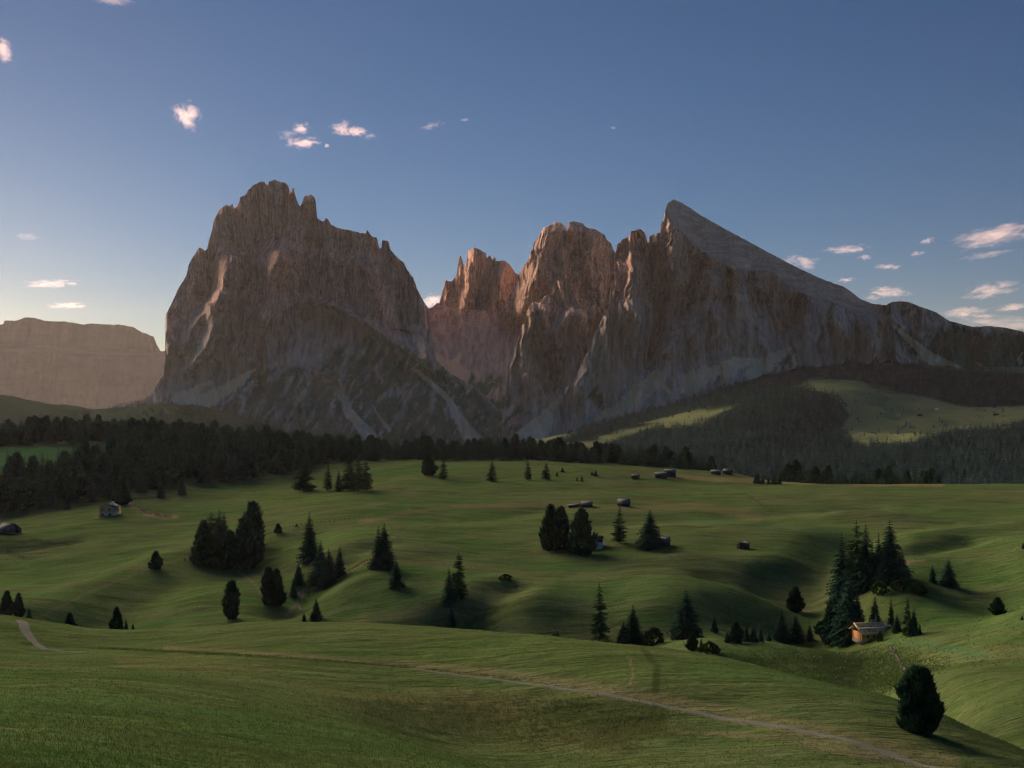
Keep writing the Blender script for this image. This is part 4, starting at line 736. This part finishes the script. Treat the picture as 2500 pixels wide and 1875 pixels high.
CHALET = wood_mat("tan_chalet_wood", (0.36, 0.25, 0.14), (0.50, 0.37, 0.22)); ROOFGREY = wood_mat("blue_grey_roof", (0.095, 0.105, 0.112), (0.155, 0.17, 0.175)); PLASTER = wood_mat("white_plaster", (0.62, 0.58, 0.52), (0.74, 0.70, 0.64), (1, 1, 1)); STONE = wood_mat("foundation_stone", (0.20, 0.17, 0.14), (0.38, 0.34, 0.28), (2, 2, 2))
TANPLASTER = wood_mat("tan_plaster", (0.46, 0.37, 0.24), (0.60, 0.49, 0.33), (1, 1, 1))
m = NT("window_glass"); GLASS = m.diffuse((0.015, 0.017, 0.02), 0.15, None, 0.5)
def bxs(boxes):
    """list of (x0,x1,y0,y1,z0,z1) -> verts, quads"""
    V, F = [], []
    for x0, x1, y0, y1, z0, z1 in boxes:
        o = len(V); V += [(x0, y0, z0), (x1, y0, z0), (x1, y1, z0), (x0, y1, z0), (x0, y0, z1), (x1, y0, z1), (x1, y1, z1), (x0, y1, z1)]
        F += [tuple(o + i for i in q) for q in ((0, 3, 2, 1), (4, 5, 6, 7), (0, 1, 5, 4), (1, 2, 6, 5), (2, 3, 7, 6), (3, 0, 4, 7))]
    return np.array(V), np.array(F)
def part(name, vf, mat, parent, label=None):
    o = link(name, mesh_np(name, *vf), mat, parent)
    if label: o["label"] = label
    return o
def gable_body(W, L, H, P):
    """walls with gables: W across (x), L along the ridge (y), eaves H, ridge P higher"""
    w, l = W / 2, L / 2
    V = np.array([(-w, -l, -0.6), (w, -l, -0.6), (w, l, -0.6), (-w, l, -0.6), (-w, -l, H), (w, -l, H), (w, l, H), (-w, l, H), (0, -l, H + P), (0, l, H + P)])
    T_ = [(0, 1, 5), (0, 5, 4), (1, 2, 6), (1, 6, 5), (2, 3, 7), (2, 7, 6), (3, 0, 4), (3, 4, 7), (4, 5, 8), (6, 7, 9), (4, 8, 9), (4, 9, 7), (5, 6, 9), (5, 9, 8)]
    return V, np.array(T_)
def gable_roof(W, L, H, P, over=0.5, th=0.16, side=None, endo=None):
    endo = over if endo is None else endo; w, l = W / 2, L / 2 + endo; k = P / (W / 2); V, F = [], []
    for s in ((-1, 1) if side is None else (side,)):
        x1 = s * (w + over); z1 = H - k * over + 0.03; pts = [(0, z) for z in (H + P + 0.03,)]
        a = [(0, -l, H + P + 0.03), (x1, -l, z1), (x1, l, z1), (0, l, H + P + 0.03)]; b = [(x, y, z + th) for x, y, z in a]; o = len(V); V += a + b
        q = [(0, 1, 2, 3), (7, 6, 5, 4), (0, 4, 5, 1), (1, 5, 6, 2), (2, 6, 7, 3), (3, 7, 4, 0)]
        F += [tuple(o + i for i in t) for t in q]
    return np.array(V), np.array(F)
def hut(px, py, rot, W, L, H, P, label, wall=GREYWOOD, roof=ROOFGREY, name="hay_barn", cat="barn", ymin=235, door='y', planks=True, group=None, wins=(), extra=None, sink=0.0):
    x, Y, z = spot(px, py, ymin); root = link(name, None, label=label, category=cat)
    if group: root["group"] = group
    # rest on the lowest corner
    zz = min(gxy(x + a, Y + b) for a in (-W / 2, W / 2) for b in (-L / 2, L / 2)); root.location = (x, Y, max(zz, z - 0.8) - sink); root.rotation_euler = (0, 0, math.radians(rot))
    part("wall", gable_body(W, L, H, P), wall, root)
    if planks:
        B = []; n = max(6, int(W / 0.45))
        for i in range(n + 1):
            u = -W / 2 + W * i / n; t = H + P * (1 - abs(u) / (W / 2)) - 0.1; B.append((u - 0.05, u + 0.05, -L / 2 - 0.05, -L / 2 - 0.003, -0.4, t))
        n = max(6, int(L / 0.45))
        for s in (-1, 1):
            for i in range(n + 1):
                u = -L / 2 + L * i / n; a = s * W / 2; B.append((min(a + s * .003, a + s * .05), max(a + s * .003, a + s * .05), u - 0.05, u + 0.05, -0.4, H - 0.05))
        part("cover_strips", bxs(B), wall, root)
    for s in (-1, 1): part("roof_slope", gable_roof(W, L, H, P, 0.3, 0.15, s, 0.22), roof, root)
    part("ridge_beam", bxs([(-0.10, 0.10, -L / 2 - 0.21, L / 2 + 0.21, H + P + 0.14, H + P + 0.28)]), roof, root)
    if door == 'y': part("door", bxs([(-W * .16, W * .16, -L / 2 - 0.09, -L / 2 - 0.055, 0.05, min(H * .85, 2.2))]), DARKWOOD, root)
    elif door == 'x': part("door", bxs([(-W / 2 - 0.09, -W / 2 - 0.055, -L * .14, L * .14, 0.05, min(H * .85, 2.2))]), DARKWOOD, root)
    for (wx, wz, ww, wh) in wins:
        f = part("window", bxs([(wx - ww / 2 - .09, wx + ww / 2 + .09, -L / 2 - 0.10, -L / 2 - 0.055, wz - .09, wz + wh + .09)]), FRESHWOOD if wall is not PLASTER else DARKWOOD, root); part("pane", bxs([(wx - ww / 2, wx + ww / 2, -L / 2 - 0.13, -L / 2 - 0.102, wz, wz + wh)]), GLASS, f)
    if extra: extra(root)
    return root
# middle-distance barns and huts
hut(1814, 1339, -28, 4.0, 4.6, 1.7, 1.1, "small grey wooden hay hut alone on the right-hand plateau edge", ymin=380)
def lean(root): part("lean_to", bxs([(-7.6, -4.2, -2.2, 1.6, -0.5, 1.5)]), DARKWOOD, root); part("lean_to_roof", (np.array([(-8.0, -2.7, 1.5), (-3.9, -2.7, 2.1), (-3.9, 2.0, 2.1), (-8.0, 2.0, 1.5), (-8.0, -2.7, 1.62), (-3.9, -2.7, 2.22), (-3.9, 2.0, 2.22), (-8.0, 2.0, 1.62)]), np.array([(0, 3, 2, 1), (4, 5, 6, 7), (0, 1, 5, 4), (1, 2, 6, 5), (2, 3, 7, 6), (3, 0, 4, 7)])), GREYWOOD, root)
def lean2(root):
    for o in list(root.children): pass
hut(1433, 1238, 83, 4.6, 5.8, 1.7, 1.6, "long low hay barn with blue-grey roof in mid meadow, left of two", ymin=480, door=None)
x_, Y_, z_ = spot(1404, 1238, 480)
r_ = link("shed", None, label="low dark lean-to shed at the left end of a hay barn", category="shed"); r_.location = (x_, Y_, z_ - .2)
part("wall", bxs([(-3.6, 3.2, -1.5, 1.5, -0.6, 1.1)]), DARKWOOD, r_); part("roof", (np.array([(-4.2, -2, 0.9), (3.6, -2, 1.5), (3.6, 2, 1.9), (-4.2, 2, 1.3), (-4.2, -2, 1.05), (3.6, -2, 1.65), (3.6, 2, 2.05), (-4.2, 2, 1.45)]), np.array([(0, 3, 2, 1), (4, 5, 6, 7), (0, 1, 5, 4), (1, 2, 6, 5), (2, 3, 7, 6), (3, 0, 4, 7)])), ROOFGREY, r_)
part("door", bxs([(0.2, 1.6, -1.56, -1.503, 0, 0.95)]), GREYWOOD, r_)
hut(1523, 1236, 70, 5.0, 6.0, 2.0, 2.2, "steep-roofed hay barn with grey roof in mid meadow, right of two", ymin=480, door='x')
hut(1622, 1334, 75, 4.4, 4.2, 2.2, 1.6, "little grey shed peeping out right of the wide dense spruce", ymin=380, door='x')
hut(1612, 1167, 95, 6.5, 8.5, 3.0, 1.5, "far grey barn, lower left one of a joined pair", ymin=600, door='x')
hut(1636, 1164, 85, 6.5, 8.0, 4.6, 1.3, "far grey barn, taller right one of a joined pair", ymin=600, door=None)
hut(1747, 1158, 85, 5.5, 7.5, 2.2, 1.6, "far hay hut with light roof edge, left of two near the wood", ymin=600, door=None); hut(1776, 1158, 60, 6.0, 6.5, 3.2, 1.6, "far hay hut with darker gable, right of two near the wood", ymin=600)
hut(1551, 1168, 80, 3.5, 5.5, 1.9, 1.3, "small dark far shelter behind a tiny shrub", DARKWOOD, ROOFGREY, "shelter", "shelter", 600, door=None)
hut(22, 1303, 62, 8.5, 9.5, 2.8, 3.0, "dark hay barn with bluish roof cut by the left picture edge", GREYWOOD, ROOFGREY, ymin=450)
def chim(x, y, z0, z1, s=0.45): 
    def f(root): part("chimney", bxs([(x - s, x + s, y - s, y + s, z0, z1), (x - s - .1, x + s + .1, y - s - .1, y + s + .1, z1 + .002, z1 + .18)]), PLASTER, root)
    return f
def house_l(root):
    chim(1.6, 1.0, 6.2, 8.1)(root)
    part("foundation", bxs([(-4.46, 4.46, -5.56, 5.56, -1.4, 2.3)]), TANPLASTER, root, "pale plastered ground floor")
    part("balcony", bxs([(-4.7, 4.7, -5.95, -5.58, 2.42, 2.6)] + [(-4.7 + .55 * i, -4.62 + .55 * i, -5.93, -5.85, 2.602, 3.3) for i in range(18)] + [(-4.7, 4.7, -5.95, -5.83, 3.302, 3.42)]), CHALET, root)
    for wx in (-2.3, 2.1):
        f = part("window", bxs([(wx - .75, wx + .75, -5.70, -5.58, 0.5, 1.6)]), DARKWOOD, root); part("pane", bxs([(wx - .5, wx + .5, -5.74, -5.702, 0.65, 1.45)]), GLASS, f)
    for y in (-2.5, 1.5):
        f = part("window", bxs([(4.42, 4.50, y - .6, y + .6, 3.3, 4.4)]), DARKWOOD, root); part("pane", bxs([(4.502, 4.53, y - .42, y + .42, 3.45, 4.25)]), GLASS, f)
hut(268, 1257, 0, 8.8, 11, 5.0, 2.0, "two-storey tan wooden farmhouse with bluish roof below the left wood", CHALET, ROOFGREY, "farmhouse", "house", 500, None, False, None, ((-2.2, 3.5, 1.3, 1.0), (1.9, 3.5, 1.3, 1.0)), house_l)
hut(1447, 1336, 78, 7.5, 8.6, 3.4, 1.8, "white-walled house with dark roof half hidden by the wide stone pine", PLASTER, DARKWOOD, "house", "house", 400, 'x', False, None, (), chim(0.5, 1.5, 4.5, 6.0, .4))
o_ = [o for o in col.objects if o.name == "house"][0]; f_ = part("window", bxs([(-0.5, 0.5, -4.40, -4.33, 1.2, 2.3)]), DARKWOOD, o_); part("pane", bxs([(-0.35, 0.35, -4.44, -4.402, 1.35, 2.15)]), GLASS, f_)
# far houses on the clearing
hut(2288, 1002, 70, 8, 11, 4, 3, "tiny white farmhouse on the far hillside clearing", PLASTER, PLASTER, "farmhouse", "house", 2000, None, False); hut(2246, 1016, 80, 9, 11, 4, 3, "tiny dark barn on the far hillside clearing", DARKWOOD, DARKWOOD, "barn", "barn", 2000, None, False); hut(2432, 1014, 80, 8, 12, 4, 3, "tiny dark barn near the right edge of the far clearing", DARKWOOD, ROOFGREY, "barn", "barn", 2000, None, False)

# log cabin
cxx, cyy, czz = spot(2112, 1566, 240); cz0 = gxy(cxx, cyy)
cab = link("log_cabin", None, label="orange log cabin with a flat shingle roof beside the tall clump of trees", category="cabin"); cab.scale = (1.14, 1.1, 0.92); cab.location = (cxx + 1.6, cyy + 0.9, cz0 + 0.30); cab.rotation_euler = (0, 0, math.radians(9))
def logs(x0, x1, y0, y1, h, step=0.24):
    V, F = [], []; n = int(h / step)
    for k in range(n):
        z = k * step + 0.12; r0 = 0.128
        for (ax, ay, bx, by) in ((x0 - .25, y0, x1 + .25, y0), (x0 - .25, y1, x1 + .25, y1), (x0, y0 - .25, x0, y1 + .25), (x1, y0 - .25, x1, y1 + .25)):
            zz = z + (0.06 if ax == bx else 0); d = np.array([bx - ax, by - ay, 0]); d = d / np.linalg.norm(d); s = np.array([-d[1], d[0], 0]); o = len(V)
            for (cx0, cy0) in ((ax, ay), (bx, by)):
                for j in range(6): a = 2 * math.pi * (j + .5) / 6; V.append(tuple(np.array([cx0, cy0, zz]) + s * r0 * math.cos(a) + np.array([0, 0, r0 * math.sin(a)])))
            F += [(o + j, o + (j + 1) % 6, o + 6 + (j + 1) % 6, o + 6 + j) for j in range(6)] + [(o, o + 5, o + 4, o + 3), (o, o + 3, o + 2, o + 1), (o + 6, o + 7, o + 8, o + 9), (o + 6, o + 9, o + 10, o + 11)]
    return np.array(V), np.array(F)
part("wall", logs(-3.2, 3.2, -2.6, 2.6, 2.5), LOGWOOD, cab); part("inner_wall", bxs([(-3.12, 3.12, -2.52, 2.52, -0.2, 2.5)]), DARKWOOD, cab)
part("foundation", bxs([(-3.4, 3.4, -2.8, 2.8, -1.2, -0.02)]), STONE, cab)
def slope_roof(x0, x1, y0, y1, z0, z1, th=0.14):   # y0 eave at height z0, y1 ridge at z1
    a = [(x0, y0, z0), (x1, y0, z0), (x1, y1, z1), (x0, y1, z1)]; V = a + [(x, y, z + th) for x, y, z in a]
    return np.array(V), np.array([(0, 3, 2, 1), (4, 5, 6, 7), (0, 1, 5, 4), (1, 2, 6, 5), (2, 3, 7, 6), (3, 0, 4, 7)])
part("roof", slope_roof(-4.0, 4.1, -3.6, 0.3, 2.45, 4.55), OLDSHINGLE, cab); part("roof", slope_roof(-4.0, 4.1, 3.4, 0.304, 2.5, 4.55), OLDSHINGLE, cab)
rr = random.Random(3)
for k in range(10):
    for j in range(24):
        y0 = -3.62 + k * 0.39; zz = 2.62 + (y0 + 3.6) * 0.538; x0 = -3.95 + j * 0.333 + rr.uniform(-.02, .02); t = rr.uniform(0, .03)
        v = np.array([(x0, y0, zz + t), (x0 + .31, y0, zz + t), (x0 + .31, y0 + .42, zz + .21), (x0, y0 + .42, zz + .21), (x0, y0, zz + t + .04), (x0 + .31, y0, zz + t + .04), (x0 + .31, y0 + .42, zz + .25), (x0, y0 + .42, zz + .25)])
        part("shingle", (v, np.array([(0, 3, 2, 1), (4, 5, 6, 7), (0, 1, 5, 4), (1, 2, 6, 5), (2, 3, 7, 6), (3, 0, 4, 7)])), FRESHWOOD if rr.random() < .5 or k == 0 or j in (0, 23) else OLDSHINGLE, cab)
part("roof_board", slope_roof(-4.2, -3.86, -3.75, 0.45, 2.72, 4.98, .10), FRESHWOOD, cab); part("roof_board", slope_roof(3.96, 4.3, -3.75, 0.45, 2.72, 4.98, .10), FRESHWOOD, cab); part("roof_board", bxs([(-4.2, 4.3, -3.86, -3.66, 2.45, 2.78)]), FRESHWOOD, cab); part("ridge_board", bxs([(-4.2, 4.3, 0.1, 0.5, 4.84, 5.0)]), FRESHWOOD, cab)
part("roof_board", slope_roof(-4.1, 4.2, -1.9, -1.65, 3.72, 3.86, .06), FRESHWOOD, cab)
part("chimney", bxs([(0.9, 1.7, 0.6, 1.4, 3.9, 5.5), (0.8, 1.8, 0.5, 1.5, 5.502, 5.65)]), STONE, cab); part("flagpole", bxs([(2.1, 2.18, 0.9, 0.98, 3.9, 7.2)]), FRESHWOOD, cab)
dr = part("door", bxs([(1.35, 2.25, -2.80, -2.74, 0.05, 1.95)]), FRESHWOOD, cab); part("handle", bxs([(1.45, 1.52, -2.84, -2.802, 0.95, 1.1)]), DARKWOOD, dr)
for wx in (-1.9, -0.2):
    w_ = part("window", bxs([(wx - .42, wx + .42, -2.80, -2.74, 1.1, 1.85)]), FRESHWOOD, cab); part("pane", bxs([(wx - .33, wx + .33, -2.83, -2.802, 1.18, 1.77)]), GLASS, w_)
part("terrace", bxs([(1.0, 3.6, -4.0, -2.85, -0.35, -0.2)] + [(1.0 + .5 * i, 1.07 + .5 * i, -3.98, -3.91, -0.198, 0.75) for i in range(6)] + [(1.0, 3.6, -3.99, -3.90, 0.752, 0.83)]), LOGWOOD, cab)
part("woodpile", bxs([(-3.15 + .23 * i, -2.95 + .23 * i, -3.15, -2.80, 0.0 + .21 * k, 0.2 + .21 * k) for i in range(5) for k in range(4)]), FRESHWOOD, cab)
an = link("barn", None, label="brown wooden barn with gable end, right behind the log cabin", category="barn"); an.scale = (1.2, 1.1, 1.1); an.location = (cxx + 7.6, cyy + 2.8, cz0 + 0.45); an.rotation_euler = (0, 0, math.radians(-14))
part("wall", gable_body(5.2, 6.0, 2.3, 1.15), wood_mat("brown_barn_wood", (0.16, 0.085, 0.05), (0.32, 0.18, 0.10)), an); part("cover_strips", bxs([(-2.6 + .26 * i - .045, -2.6 + .26 * i + .045, -3.06, -3.003, -.3, 2.2 + 1.15 * (1 - abs(-2.6 + .26 * i) / 2.6)) for i in range(21)]), LOGWOOD, an)
for s in (-1, 1): part("roof_slope", gable_roof(5.2, 6.0, 2.3, 1.15, 0.8, 0.15, s, 0.9), OLDSHINGLE, an)
for s in (-1, 1): part("roof_board", (lambda v: (v[0] + np.array([0, -3.95 if True else 0, 0.08]), v[1]))(gable_roof(5.2, 0.12, 2.3, 1.15, 0.85, 0.14, s, 0.06)), FRESHWOOD, an)
part("door", bxs([(-0.9, 0.9, -3.12, -3.065, 0.0, 2.0)]), DARKWOOD, an); part("fence_rail", bxs([(0.8, 2.6, -4.1, -4.0, 0.55, 0.65), (0.8, 2.6, -4.1, -4.0, 0.15, 0.25)] + [(0.8 + .58 * i, .9 + .58 * i, -4.1 + .101, -3.9, -.5, 0.8) for i in range(4)]), FRESHWOOD, an)

# wooden pole, fences, bench
x_, Y_, z_ = spot(761, 1440, 240); pl = link("pole", None, label="bare grey wooden pole standing among the dark spruces", category="pole"); pl.location = (x_, Y_ - 6, gxy(x_, Y_ - 6) - .2)
v_, f_ = trunk_mesh(14.6, 0.16, 8, 0.0); part("shaft", (v_ * np.array([1, 1, 1]), f_), GREYWOOD, pl); part("cross_arm", bxs([(-0.7, 0.7, -0.07, 0.07, 13.9, 14.05)]), GREYWOOD, pl)
def fence(pts, ymin, n, label, h=1.1, rail=True):
    P = [spot(p, r, ymin) for p, r in pts]; D = np.array(P); t = np.linspace(0, len(P) - 1, n); X = np.interp(t, range(len(P)), D[:, 0]); Y = np.interp(t, range(len(P)), D[:, 1]); Z = np.array([gxy(a, b) for a, b in zip(X, Y)])
    root = link("wooden_fence", None, label=label, category="fence"); root.location = (X[0], Y[0], Z[0])
    pm = mesh_np("post", *bxs([(-.09, .09, -.09, .09, -.3, h)])); pm.materials.append(GREYWOOD)
    for a, b, c in zip(X, Y, Z): o = link("post", pm, parent=root); o.location = (a - X[0], b - Y[0], c - Z[0])
    if rail:
        for i in range(n - 1):
            for hh in (0.45, 0.9):
                a = np.array([X[i] - X[0], Y[i] - Y[0], Z[i] - Z[0] + hh]); b = np.array([X[i + 1] - X[0], Y[i + 1] - Y[0], Z[i + 1] - Z[0] + hh]); q = []
                for p in (a, b): q += [p + (0, -.13, -.05), p + (0, -.10, -.05), p + (0, -.10, .05), p + (0, -.13, .05)]
                part("rail", (np.array(q), np.array([(0, 1, 5, 4), (1, 2, 6, 5), (2, 3, 7, 6), (3, 0, 4, 7), (0, 3, 2, 1), (4, 5, 6, 7)])), GREYWOOD, root)
fence([(185, 1229), (250, 1226), (320, 1222), (440, 1212)], 480, 22, "pale post fence along the wood edge behind the farmhouse")
fence([(800, 1424), (850, 1400), (905, 1368)], 240, 16, "weathered rail fence climbing the dark bank right of the pole")
fence([(640, 1310), (720, 1285), (800, 1275), (900, 1266)], 300, 26, "thin post fence following the old track in the middle meadow", 0.9, False)
x_, Y_, z_ = spot(2225, 1402, 300); bn = link("bench", None, label="small wooden bench at the right foot of the cabin clump", category="bench"); bn.location = (x_, Y_, z_)
part("seat", bxs([(-.9, .9, -.22, .22, .42, .48)]), GREYWOOD, bn); part("backrest", bxs([(-.9, .9, .20, .26, .6, .95)]), GREYWOOD, bn)
for s in (-1, 1): part("leg", bxs([(s * .75 - .05, s * .75 + .05, -.2, .26, -.2, .42)]), GREYWOOD, bn)

# stones of the dry gully below the cabin, white flowers on the bank, brushwood heap by the farmhouse
def rocks(n, line, ymin, jit, s0, s1, seed):
    r = np.random.default_rng(seed); V, F = [], []
    for i in range(n):
        t = r.uniform(0, len(line) - 1); k = int(t); u = t - k; p = line[k][0] * (1 - u) + line[min(k + 1, len(line) - 1)][0] * u + r.normal(0, jit); q = line[k][1] * (1 - u) + line[min(k + 1, len(line) - 1)][1] * u + r.normal(0, jit * .4)
        x, Y, z = spot(p, q, ymin); s = r.uniform(s0, s1); o = len(V); b = np.array([(1, 0, 0), (0, 1, 0), (-1, 0, 0), (0, -1, 0), (0, 0, .8), (0, 0, -.6), (.6, .6, .3), (-.6, .6, .35), (-.6, -.6, .3), (.6, -.6, .4)]) * s * r.uniform(.7, 1.3, (10, 1))
        V += [tuple(v + (x, Y, z + s * .2)) for v in b]; F += [(o + a, o + b_, o + c) for a, b_, c in ((0, 6, 4), (6, 1, 4), (1, 7, 4), (7, 2, 4), (2, 8, 4), (8, 3, 4), (3, 9, 4), (9, 0, 4), (6, 0, 5), (1, 6, 5), (7, 1, 5), (2, 7, 5), (8, 2, 5), (3, 8, 5), (9, 3, 5), (0, 9, 5))]
    return np.array(V), np.array(F)
link("stones", mesh_np("stones", *rocks(90, [(2172, 1574), (2186, 1600), (2198, 1620), (2215, 1640)], 238, 3.0, 0.12, 0.35, 4)), STONE, kind="stuff", label="loose grey stones in the dry gully below the cabin", category="stones")
WHITE = blade_mat("white_petals", [(0.0, (0.6, 0.6, 0.55)), (1.0, (0.75, 0.75, 0.70))])
v, f, t = blades(2600, (1960, 2200), (225, 292), 0.15, 0.35, 14, lambda px, row, Y, r: (row < 1660) & (row > 1585) & (noise(px / 22, row / 12, 5) > 0.34) & (r.uniform(0, 1, len(px)) < .3), 0.5, 2, 0.4)
link("white_flowers", mesh_np("white_flowers", v, f, False, {"tint": t}), WHITE, kind="stuff", label="white flowering plants on the bank below the cabin", category="flowers")
v, f, t = blades(22000, (1780, 2320), (225, 300), 0.2, 0.55, 15, lambda px, row, Y, r: in_poly(px + r.normal(0, 45, len(px)), row + r.normal(0, 14, len(px)), [(1760, 1600), (2150, 1585), (2250, 1600), (2280, 1650), (2200, 1700), (1900, 1690)]), 0.4, 3, 0.12)
link("bank_grass", mesh_np("bank_grass", v, f, False, {"tint": t}), blade_mat("bank_grass", [(0.0, (0.038, 0.085, 0.024)), (1.0, (0.085, 0.140, 0.045))]), kind="stuff", label="rank tall grass on the bank below the cabin", category="grass")
link("brushwood", mesh_np("brushwood", *rocks(120, [(345, 1245), (358, 1252), (385, 1258), (415, 1260)], 480, 7, 0.2, 0.55, 6)), wood_mat("brush_wood", (0.20, 0.13, 0.08), (0.42, 0.32, 0.22)), kind="stuff", label="heap of cut brushwood and earth right of the farmhouse", category="brushwood")

# ------------------------------------------------------------------ clouds: small volumes beyond the haze
def cloud_mat(name, dens, seed, stretch):
    m = NT(name); tc = m.n("ShaderNodeTexCoord").outputs["Object"]; mp = m.n("ShaderNodeMapping", {"Vector": tc, "Scale": stretch, "Location": (seed * 3.7, seed * 1.3, seed * 2.1)}).outputs[0]
    ln = m.n("ShaderNodeVectorMath", {0: tc}, operation='LENGTH').outputs["Value"]; n1 = m.noise(mp, 1.5, 6, 0.70, 0.5)
    fall = m.math('SUBTRACT', 1.0, m.math('POWER', ln, 1.5)); v = m.math('SUBTRACT', m.math('ADD', m.math('MULTIPLY', fall, 0.40), n1), 0.74)
    d = m.math('MULTIPLY', m.math('MULTIPLY', v, 5.0, True), dens)
    d = m.math('MULTIPLY', d, m.math('GREATER_THAN', v, 0.0))
    vol = m.n("ShaderNodeVolumePrincipled", {"Color": (1.0, 0.82, 0.80, 1), "Density": d, "Anisotropy": 0.3}); m.t.links.new(vol.outputs[0], m.out.inputs["Volume"]); return m.mat
bmv = []
def ico():
    import bmesh
    bm = bmesh.new(); bmesh.ops.create_icosphere(bm, subdivisions=2, radius=1.0); me = bpy.data.meshes.new("cloud"); bm.to_mesh(me); bm.free(); return me
CL = [(8, 120, 46, 52, 1.3, 0, "bright small cloud cut by the left picture edge, upper sky"), (280, 0, 90, 18, .8, 0, "thin cloud at the very top edge, left"), (455, 282, 62, 62, 2.0, 12, "bright ragged cloud alone in the left sky"), (738, 348, 88, 26, 1.6, 0, "flat bright cloud, lowest of the central-left group"), (734, 314, 46, 26, 1.4, 0, "puffy cloud just above the flat bright cloud"),
      (700, 328, 50, 26, .35, 10, "faint wisp left of the puffy cloud"), (838, 314, 64, 34, 1.5, 4, "bright double cloud, left puff"), (872, 320, 52, 22, 1.5, 0, "bright double cloud, right puff"), (798, 355, 14, 9, 1.2, 0, "tiny cloud dot beside the flat bright cloud"), (905, 332, 36, 14, .4, -10, "faint wisp right of the double cloud"),
      (1055, 307, 62, 14, .5, -14, "faint thin wisp above the notch"), (1135, 293, 24, 10, .4, -10, "tiny faint wisp right of the thin one"), (1497, 312, 18, 8, .45, 0, "tiny faint cloud speck above the sharp summit"), (1058, 738, 50, 34, 2.2, -8, "glowing pink cloud seen in the notch between the massifs"),
      (125, 693, 130, 16, 1.6, -3, "long glowing cloud above the far table mountain, upper"), (170, 746, 96, 15, 1.8, -2, "glowing cloud just above the far table mountain, lower"), (66, 578, 60, 16, .35, 0, "faint cloud patch high over the table mountain"),
      (2430, 576, 220, 42, 1.7, -9, "long pink cloud bank at the right picture edge, highest"), (2068, 609, 108, 18, 1.5, -2, "flat pink cloud above the long slab"), (1960, 640, 90, 30, 1.0, 8, "soft pink cloud touching the long slab"), (2265, 588, 40, 14, 1.0, -18, "small pink cloud left of the long pink bank"), (2240, 619, 40, 10, .9, -8, "small thin pink cloud under the small pink one"),
      (2112, 628, 36, 12, 1.0, 0, "small pink cloud below the flat one"), (2168, 651, 74, 12, 1.0, 0, "thin pink streak over the saddle"), (2410, 622, 130, 14, .6, -8, "faint long streak below the long pink bank"), (2065, 683, 46, 10, 1.1, -5, "tiny pink streak close to the slab edge"), (2172, 712, 100, 24, 1.3, 0, "puffy pink cloud above the saddle"), (2130, 727, 46, 12, .6, 0, "faint pink patch right of the slab end"),
      (2420, 707, 140, 34, 1.6, -9, "thick pink cloud at the right edge, middle height"), (2355, 762, 110, 22, 1.3, -4, "pink cloud above the far green ridge, left"), (2475, 750, 90, 18, 1.2, -6, "pink cloud above the far green ridge, right edge"), (2440, 790, 260, 34, .8, 2, "broad pale pink cloud band behind the far green ridge"), (2400, 772, 60, 10, 1.0, 0, "small streak inside the pale pink band")]
for i, (px, py, w, h, dn, rot, lab) in enumerate(CL):
    Y = 17000 + 900 * (i % 4); me = ico(); sc = Y / FPX; W = w * sc * 0.80; H = h * sc * 0.95; D = max(W * .6, H)
    st = (1.3 * max(W / H, 1) ** .4, 1.0, 1.5); me.materials.append(cloud_mat("cloud_vapour", dn * 0.40 / (D * .9), i + 1, st))
    o = link("cloud", me, label=lab, category="cloud", group="small sunrise clouds"); p = unproj(np.array(float(px)), np.array(float(py)), np.array(float(Y))); o.location = tuple(float(q) for q in p); o.scale = (W, D, H); o.rotation_euler = (0, math.radians(rot), 0)
# ------------------------------------------------------------------ haze
hz = NT("haze_air")
vol = hz.n("ShaderNodeVolumePrincipled", {"Color": (0.92, 0.86, 0.84, 1), "Density": 0.95e-5, "Anisotropy": 0.28})
hz.t.links.new(vol.outputs[0], hz.out.inputs["Volume"])
def box_mesh(name, a, b):
    x0, y0, z0 = a; x1, y1, z1 = b
    v = [(x, y, z) for z in (z0, z1) for y in (y0, y1) for x in (x0, x1)]
    return mesh_np(name, np.array(v), np.array([(0, 2, 3, 1), (4, 5, 7, 6), (0, 1, 5, 4), (2, 6, 7, 3), (0, 4, 6, 2), (1, 3, 7, 5)]))
link("haze", box_mesh("haze", (-9000, -400, -420), (9000, 13500, 1190)), hz.mat, kind="stuff", label="thin morning haze in the air", category="haze")
